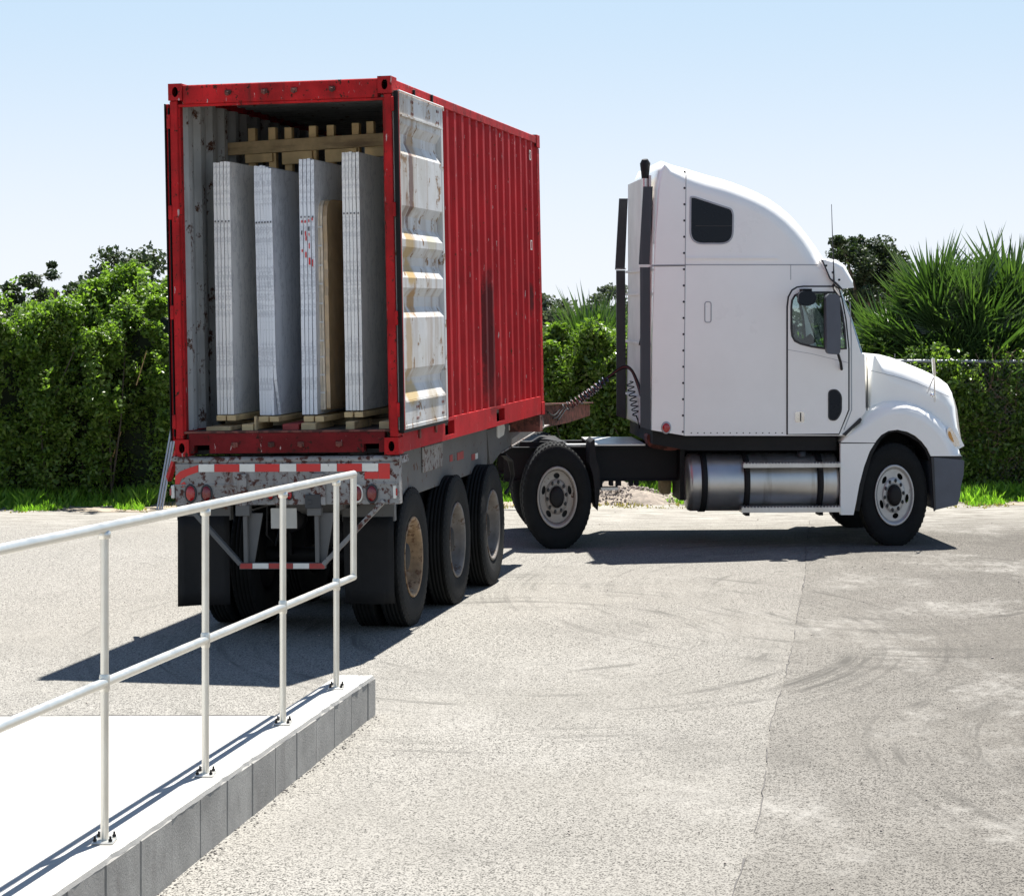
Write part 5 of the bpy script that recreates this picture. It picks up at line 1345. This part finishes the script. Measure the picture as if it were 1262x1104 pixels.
# fan palms
def frond_mesh(seed):
    rnd = random.Random(seed); b = MB(); n = 27
    b.tube([(0, 0, 0), (0, .2, .015), (0, .38, 0)], [.009, .008, .006], 5)
    for k in range(n):
        u = k / (n - 1) - .5
        a_ = math.pi * 1.15 * u + rnd.uniform(-.02, .02); l = (.80 - .50 * abs(u)) * rnd.uniform(.88, 1.1)
        dx, dy = math.sin(a_), math.cos(a_); w = .021; o = Vector((0, .38, 0)); cup = .22 * (2 * abs(u)) ** 1.5
        d = Vector((dx, dy, cup)).normalized(); sd = Vector((dy, -dx, 0)) * w
        m_ = o + d * l * .5; e = o + d * l + Vector((0, 0, -rnd.uniform(0, .10) - (.12 if rnd.random() < .15 else 0)))
        vs = [o, m_ - sd + Vector((0, 0, .014)), m_ - Vector((0, 0, .006)), m_ + sd + Vector((0, 0, .014)), e]
        b.add(vs, [(0, 1, 2), (0, 2, 3), (1, 4, 2), (2, 4, 3)], 0, False)
    return b.mesh('frond', 'frond')
FM = [frond_mesh(s_) for s_ in range(4)]
def palm(x, y, h, nf, label, scale=1., trunk=True, low=False):
    r = empty('fan_palm', (x, y, 0), label, 'palm')
    MB().tube([(0, 0, 0), (.02, 0, h * .5), (0, .02, h)], [.13, .11, .10], 10).build('trunk', 'bark', r)
    for i in range(nf):
        a_ = i * 2.399 + random.uniform(-.2, .2); el = 1.5 - (1.15 if not low else .5) * (i / nf) ** .8 + random.uniform(-.15, .12)
        if low: el = max(el, -.1)
        o = link('frond', FM[i % 4], r)
        sc_ = scale * random.uniform(.85, 1.15)
        o.location = (math.cos(a_) * .08, math.sin(a_) * .08, h - (1.05 if not low else .5) * (i / nf) ** 1.1)
        o.rotation_euler = (Matrix.Rotation(a_ - math.pi / 2, 4, 'Z') @ Matrix.Rotation(el, 4, 'X') @ Matrix.Rotation(random.uniform(-.6, .6), 4, 'Y')).to_euler()
        o.scale = (sc_,) * 3
    return r
palm(X(1150, 30.4), 30.3, 2.1, 34, 'tall fan palm behind the hood, its top fronds highest of all', 1.05)
palm(X(1200, 30.2), 30.1, 1.95, 34, 'dense fan palm in the middle of the clump right of the hood', 1.1)
palm(X(1246, 30.6), 30.4, 2.05, 34, 'fan palm at the right end of the clump', 1.1)
palm(X(1300, 30.5), 30.5, 1.75, 20, 'lower fan palm at the far right edge', 1.1)
palm(X(1120, 30.9), 30.6, 1.5, 24, 'low fan palm beside the windscreen, in front of the dark oak', .95)
palm(X(728, 30.3), 30.3, 1.45, 22, 'fan palm rising from the hedge between container and cab', 1.0, low=True)
palm(X(758, 30.6), 30.6, 1.4, 16, 'small fan palm close behind the cab side extenders', .95, low=True)
palm(X(1172, 29.9), 29.9, 1.35, 26, 'short fan palm just above the fence rail behind the hood', .95)
palm(X(1098, 30.5), 30.5, 1.6, 20, 'leftmost fan palm of the clump, right of the windscreen', .9)
palm(X(1228, 29.9), 29.9, 1.45, 26, 'short fan palm with wide fans above the fence at the right', 1.0)

# oaks further off
def oak(x, y, h, w, n, label, mat='leafC', size=.14, base=None, nc=22):
    r = empty('oak_tree', (x, y, 0), label, 'tree', None)
    b = MB(); rnd = random.Random(int(x * 100) + 5)
    b.tube([(0, 0, 0), (.1, 0, h * .3), (-.05, 0, h * .55)], [h * .045, h * .035, h * .022], 8)
    ends = []
    for i in range(9):
        a_ = rnd.uniform(0, 6.28); rr = w * .5 * rnd.uniform(.5, .95); zz = h * rnd.uniform(.55, .9)
        e = (math.cos(a_) * rr, math.sin(a_) * rr * .7, zz); ends.append(e)
        b.tube([(0, 0, h * rnd.uniform(.25, .5)), (e[0] * .5, e[1] * .5, zz * .75), e], [h * .02, h * .012, h * .005], 6)
    b.build('trunk', 'bark', r)
    P_ = []
    for i in range(nc):
        e = ends[i % 9] if i < 18 else (rnd.uniform(-w * .3, w * .3), 0, h * rnd.uniform(.5, .92))
        cr = w * rnd.uniform(.07, .16)
        c = (e[0] + rnd.gauss(0, w * .06), e[1] + rnd.gauss(0, w * .06), min(h - cr * .7, e[2] + rnd.gauss(0, h * .07)))
        P_.append(blob(n // nc, c, (cr * 1.2, cr, cr * .8), .3, .8))
    me = leaf_mesh('crown', np.concatenate(P_), size, mat, .6); link('crown', me, r)
    return r
oak(X(1070, 46), 46, Z(284, 46), 2.0, 24000, 'dark oak tree standing beyond the windscreen and sun visor', size=.07, nc=46)
oak(X(1030, 52), 52, Z(335, 52), 1.8, 4000, 'small dark oak tree half hidden behind the sun visor', size=.10)
oak(X(1252, 48), 48, Z(300, 48), 2.4, 6000, 'dark oak tree behind the right end of the palm clump', size=.10)
oak(X(700, 75), 75, Z(361, 75), 2.7, 6000, 'greyish oak just right of the container, far off', 'leafD', .13)
oak(X(752, 80), 80, Z(350, 80), 2.2, 6000, 'greyish oak close to the cab side extenders, far off', 'leafD', .13)
oak(X(80, 42), 42, Z(312, 42), .8, 3000, 'narrow dark treetop at the far left', size=.09)
oak(X(150, 42), 42, Z(306, 42), 2.3, 7000, 'dark treetop behind the tallest left bush', size=.09)
oak(X(10, 44), 44, Z(338, 44), 2.0, 5000, 'broad dark treetop beyond the left edge bush', size=.09)
P_ = []
for i in range(60):
    x = -30 + i + random.uniform(-.4, .4); P_.append(blob(500, (x, 95 + random.uniform(-2, 2), .9), (1.1, 1., random.uniform(1.0, 1.5)), 0, .8))
tag(link('far_woods', leaf_mesh('far_woods', np.concatenate(P_), .28, 'leafC', .7)), kind='stuff')

# grass
def grass(name, areas, n, hmin, hmax, mat='grass'):
    xs_, ys_, hs = [], [], []
    tot = sum((a[1] - a[0]) * (a[3] - a[2]) for a in areas)
    for (xa, xb, ya, yb, kf) in areas:
        m_ = int(n * (xb - xa) * (yb - ya) / tot); x = rng.uniform(xa, xb, m_); y = ya + (yb - ya) * rng.random(m_)
        ragged = ya + .30 * np.sin(x * 2.3 + 1) + .18 * np.sin(x * 5.7) + .08 * np.sin(x * 17) + .25
        keep = (y > ragged) & (rng.random(m_) < kf * (.55 + .45 * np.sin(x * 7 + y * 5)) + .15)
        x, y = x[keep], y[keep]; ed = np.clip((y - ragged[keep]) / .5, .35, 1)
        xs_.append(x); ys_.append(y); hs.append(ed * rng.uniform(hmin, hmax, len(x)))
    x = np.concatenate(xs_); y = np.concatenate(ys_); h = np.concatenate(hs); m_ = len(x)
    a_ = rng.uniform(0, 6.28, m_); w = .007 + .006 * rng.random(m_); ln = rng.normal(0, .35, (m_, 2)) * h[:, None]
    v = np.empty((m_, 4, 3), np.float32)
    v[:, 0] = np.stack([x - w * np.cos(a_), y - w * np.sin(a_), np.zeros(m_)], 1); v[:, 1] = np.stack([x + w * np.cos(a_), y + w * np.sin(a_), np.zeros(m_)], 1)
    v[:, 2] = np.stack([x + ln[:, 0] * .4 + w * .8 * np.cos(a_), y + ln[:, 1] * .4 + w * .8 * np.sin(a_), h * .6], 1); v[:, 3] = np.stack([x + ln[:, 0], y + ln[:, 1], h], 1)
    me = bpy.data.meshes.new(name); me.vertices.add(4 * m_); me.vertices.foreach_set('co', v.ravel())
    me.loops.add(4 * m_); me.loops.foreach_set('vertex_index', np.arange(4 * m_, dtype=np.int32))
    me.polygons.add(m_); me.polygons.foreach_set('loop_start', np.arange(0, 4 * m_, 4, dtype=np.int32)); me.polygons.foreach_set('loop_total', np.full(m_, 4, np.int32))
    me.materials.append(M[mat]); me.update(calc_edges=True)
    return tag(link(name, me), kind='stuff')
grass('grass', [(-7.8, -4.6, 26.95, 28.6, 1.), (-4.9, -.3, 28.2, 29.4, .5), (.9, 2.2, 28.0, 29.6, 1.), (2.2, 5.0, 28.2, 29.4, .6), (5.0, 8.5, 27.6, 29.2, 1.)], 42000, .08, .24)
grass('dry_grass', [(-7.8, -4.5, 26.8, 27.4, .6), (-4.5, 8.5, 27.3, 28.0, .5), (4.9, 8.5, 27.4, 27.75, .8)], 7000, .02, .07, 'drygrass')

# rubble heap under the tractor frame
hp = Vector((X(760, 28.4), 28.5, 0)); b = MB(); nu, nv = 26, 14; vs = []
for j in range(nv):
    for i in range(nu):
        u, v_ = i / (nu - 1) * 2 - 1, j / (nv - 1) * 2 - 1; rr = math.hypot(u, v_)
        z = max(0, .24 * (1 - rr) + .05 * math.sin(7 * u + 2) * math.cos(5 * v_)) + random.uniform(0, .012)
        vs.append((u * .95, v_ * .6, z if rr < 1 else -.02))
b.add(vs, [(j * nu + i, j * nu + i + 1, (j + 1) * nu + i + 1, (j + 1) * nu + i) for j in range(nv - 1) for i in range(nu - 1)], 0, True)
for i in range(1100):
    u, v_ = random.gauss(0, .42), random.gauss(-.1, .38); rr = math.hypot(u, v_)
    if rr > 1.15: continue
    z = max(0, .24 * (1 - rr)); s_ = random.uniform(.004, .017)
    q = [Vector((random.uniform(.6, 1) * sx_, random.uniform(.6, 1) * sy_, random.uniform(.5, .9) * sz_)) * s_ for sx_ in (-1, 1) for sy_ in (-1, 1) for sz_ in (-1, 1)]
    b.add([(u * .95 + p.x, v_ * .6 + p.y, z + p.z + s_ * .4) for p in q], [(0, 1, 3, 2), (4, 6, 7, 5), (0, 4, 5, 1), (2, 3, 7, 6), (0, 2, 6, 4), (1, 5, 7, 3)], 1)
o = b.build('rubble_heap', ['soil', 'stone']); o.location = hp
tag(o, 'small heap of soil and stones on the verge, seen under the tractor frame', 'rubble heap', kind='thing')
# loose stones on the yard
b = MB()
for i in range(260):
    y = random.uniform(9, 27.5); x = X(random.uniform(0, 1262), y); s_ = random.uniform(.002, .006) * (1 if random.random() < .96 else 1.8)
    if x < wx(min(y, 13.76)) + .05 and y < 13.9: continue
    z = .008
    q = [Vector((random.uniform(.5, 1) * sx_, random.uniform(.5, 1) * sy_, random.uniform(.4, .8) * sz_)) * s_ for sx_ in (-1, 1) for sy_ in (-1, 1) for sz_ in (-1, 1)]
    b.add([(x + p.x, y + p.y, z + p.z) for p in q], [(0, 1, 3, 2), (4, 6, 7, 5), (0, 4, 5, 1), (2, 3, 7, 6), (0, 2, 6, 4), (1, 5, 7, 3)])
tag(b.build('gravel', 'stone'), kind='stuff')

# chain-link fence
def fence(xa, xb, y, zt3, label):
    f = empty('chain_link_fence', (xa, y, 0), label, 'fence'); w = xb - xa
    MB().tube([(0, 0, zt3), (w, 0, zt3 - .01)], .022, 8).build('top_rail', 'fencemetal', f)
    n = max(1, int(w / 2.4))
    for i in range(n + 1): MB().tube([(w * i / n, 0, 0), (w * i / n, 0, zt3 + .03)], .025, 8).build('post', 'fencemetal', f)
    b = MB(); s_ = .06; t = .0014; k = int((w + zt3) / s_)
    for i in range(k):
        for sg in (1, -1):
            x0 = i * s_ - (zt3 if sg > 0 else 0); a0 = (x0, 0.); a1 = (x0 + sg * zt3 * 1. if sg > 0 else x0 - zt3, zt3)
            pts = []
            (xx0, zz0), (xx1, zz1) = a0, a1
            if xx1 < xx0: xx0, zz0, xx1, zz1 = xx1, zz1, xx0, zz0
            if xx1 <= 0 or xx0 >= w: continue
            def zi(x): return zz0 + (zz1 - zz0) * (x - xx0) / (xx1 - xx0)
            l_, r_ = max(xx0, 0), min(xx1, w)
            b.add([(l_, 0, zi(l_) - t), (r_, 0, zi(r_) - t), (r_, 0, zi(r_) + t), (l_, 0, zi(l_) + t)], [(0, 1, 2, 3)])
    tag(b.build('wire_mesh', 'fencemetal', f), kind='stuff')
fence(X(1085, 29.2), X(1330, 29.2), 29.2, Z(445, 29.2), 'chain-link fence with dark top rail in front of the palms')
# dead vines on the fence
b = MB()
for i in range(60):
    x = X(random.uniform(1195, 1290), 28.6); z = random.uniform(.4, 1.6); a_ = random.uniform(0, 6.28); pts = []
    for k in range(7):
        pts.append((x, 29.12 + random.uniform(-.05, .05), z)); x += .07 * math.cos(a_); z += .08 * math.sin(a_) - .01; a_ += random.gauss(0, .5)
    b.tube(pts, .003, 4, cap=False)
tag(b.build('dead_vines', 'dry'), kind='stuff')
P_ = []
for i in range(46):
    x = X(random.uniform(1120, 1310), 29.05); z = random.uniform(.5, 1.66); l = random.uniform(.3, 1.0); k = int(90 * l) + 30; t = rng.random(k)
    P_.append(np.stack([x + random.uniform(-.2, .2) * t + .06 * rng.normal(size=k), 29.06 + .04 * rng.normal(size=k), np.clip(z - l * t + .05 * rng.normal(size=k), .03, 1.9)], 1))
tag(link('hanging_vines', leaf_mesh('hanging_vines', np.concatenate(P_), .05, 'leafB')), kind='stuff')
# canes in the left hedge
for (a_, c_, lb) in (((168, 475), (181, 432), 'upper dry cane sticking out of the left hedge'), ((139, 563), (149, 532), 'lower dry cane sticking out of the left hedge')):
    p = AT(a_[0], a_[1], 28.35); q = AT(c_[0], c_[1], 28.45); o = MB().tube([p * 0, q - p], .008, 6).build('dry_cane', 'stick'); o.location = p; tag(o, lb, 'cane')
# aluminium pipes leaning left of the trailer
for k_, (dx, lb) in enumerate(((0, 'leftmost of the grey pipes leaning on the hedge beside the trailer'), (3.2, 'middle one of the grey pipes leaning on the hedge beside the trailer'), (6.2, 'rightmost of the grey pipes leaning on the hedge beside the trailer'))):
    p = AT(193.5 + dx, 614, 27.3); p.z = .0; q = AT(215 + dx, 505, 27.7)
    q = p + (q - p) * 1.25
    o = MB().tube([p * 0, q - p], .012 + .002 * (k_ == 1), 8).build('metal_pipe', 'alu'); o.location = p; tag(o, lb, 'pipe', 'grey pipes leaning beside the trailer')
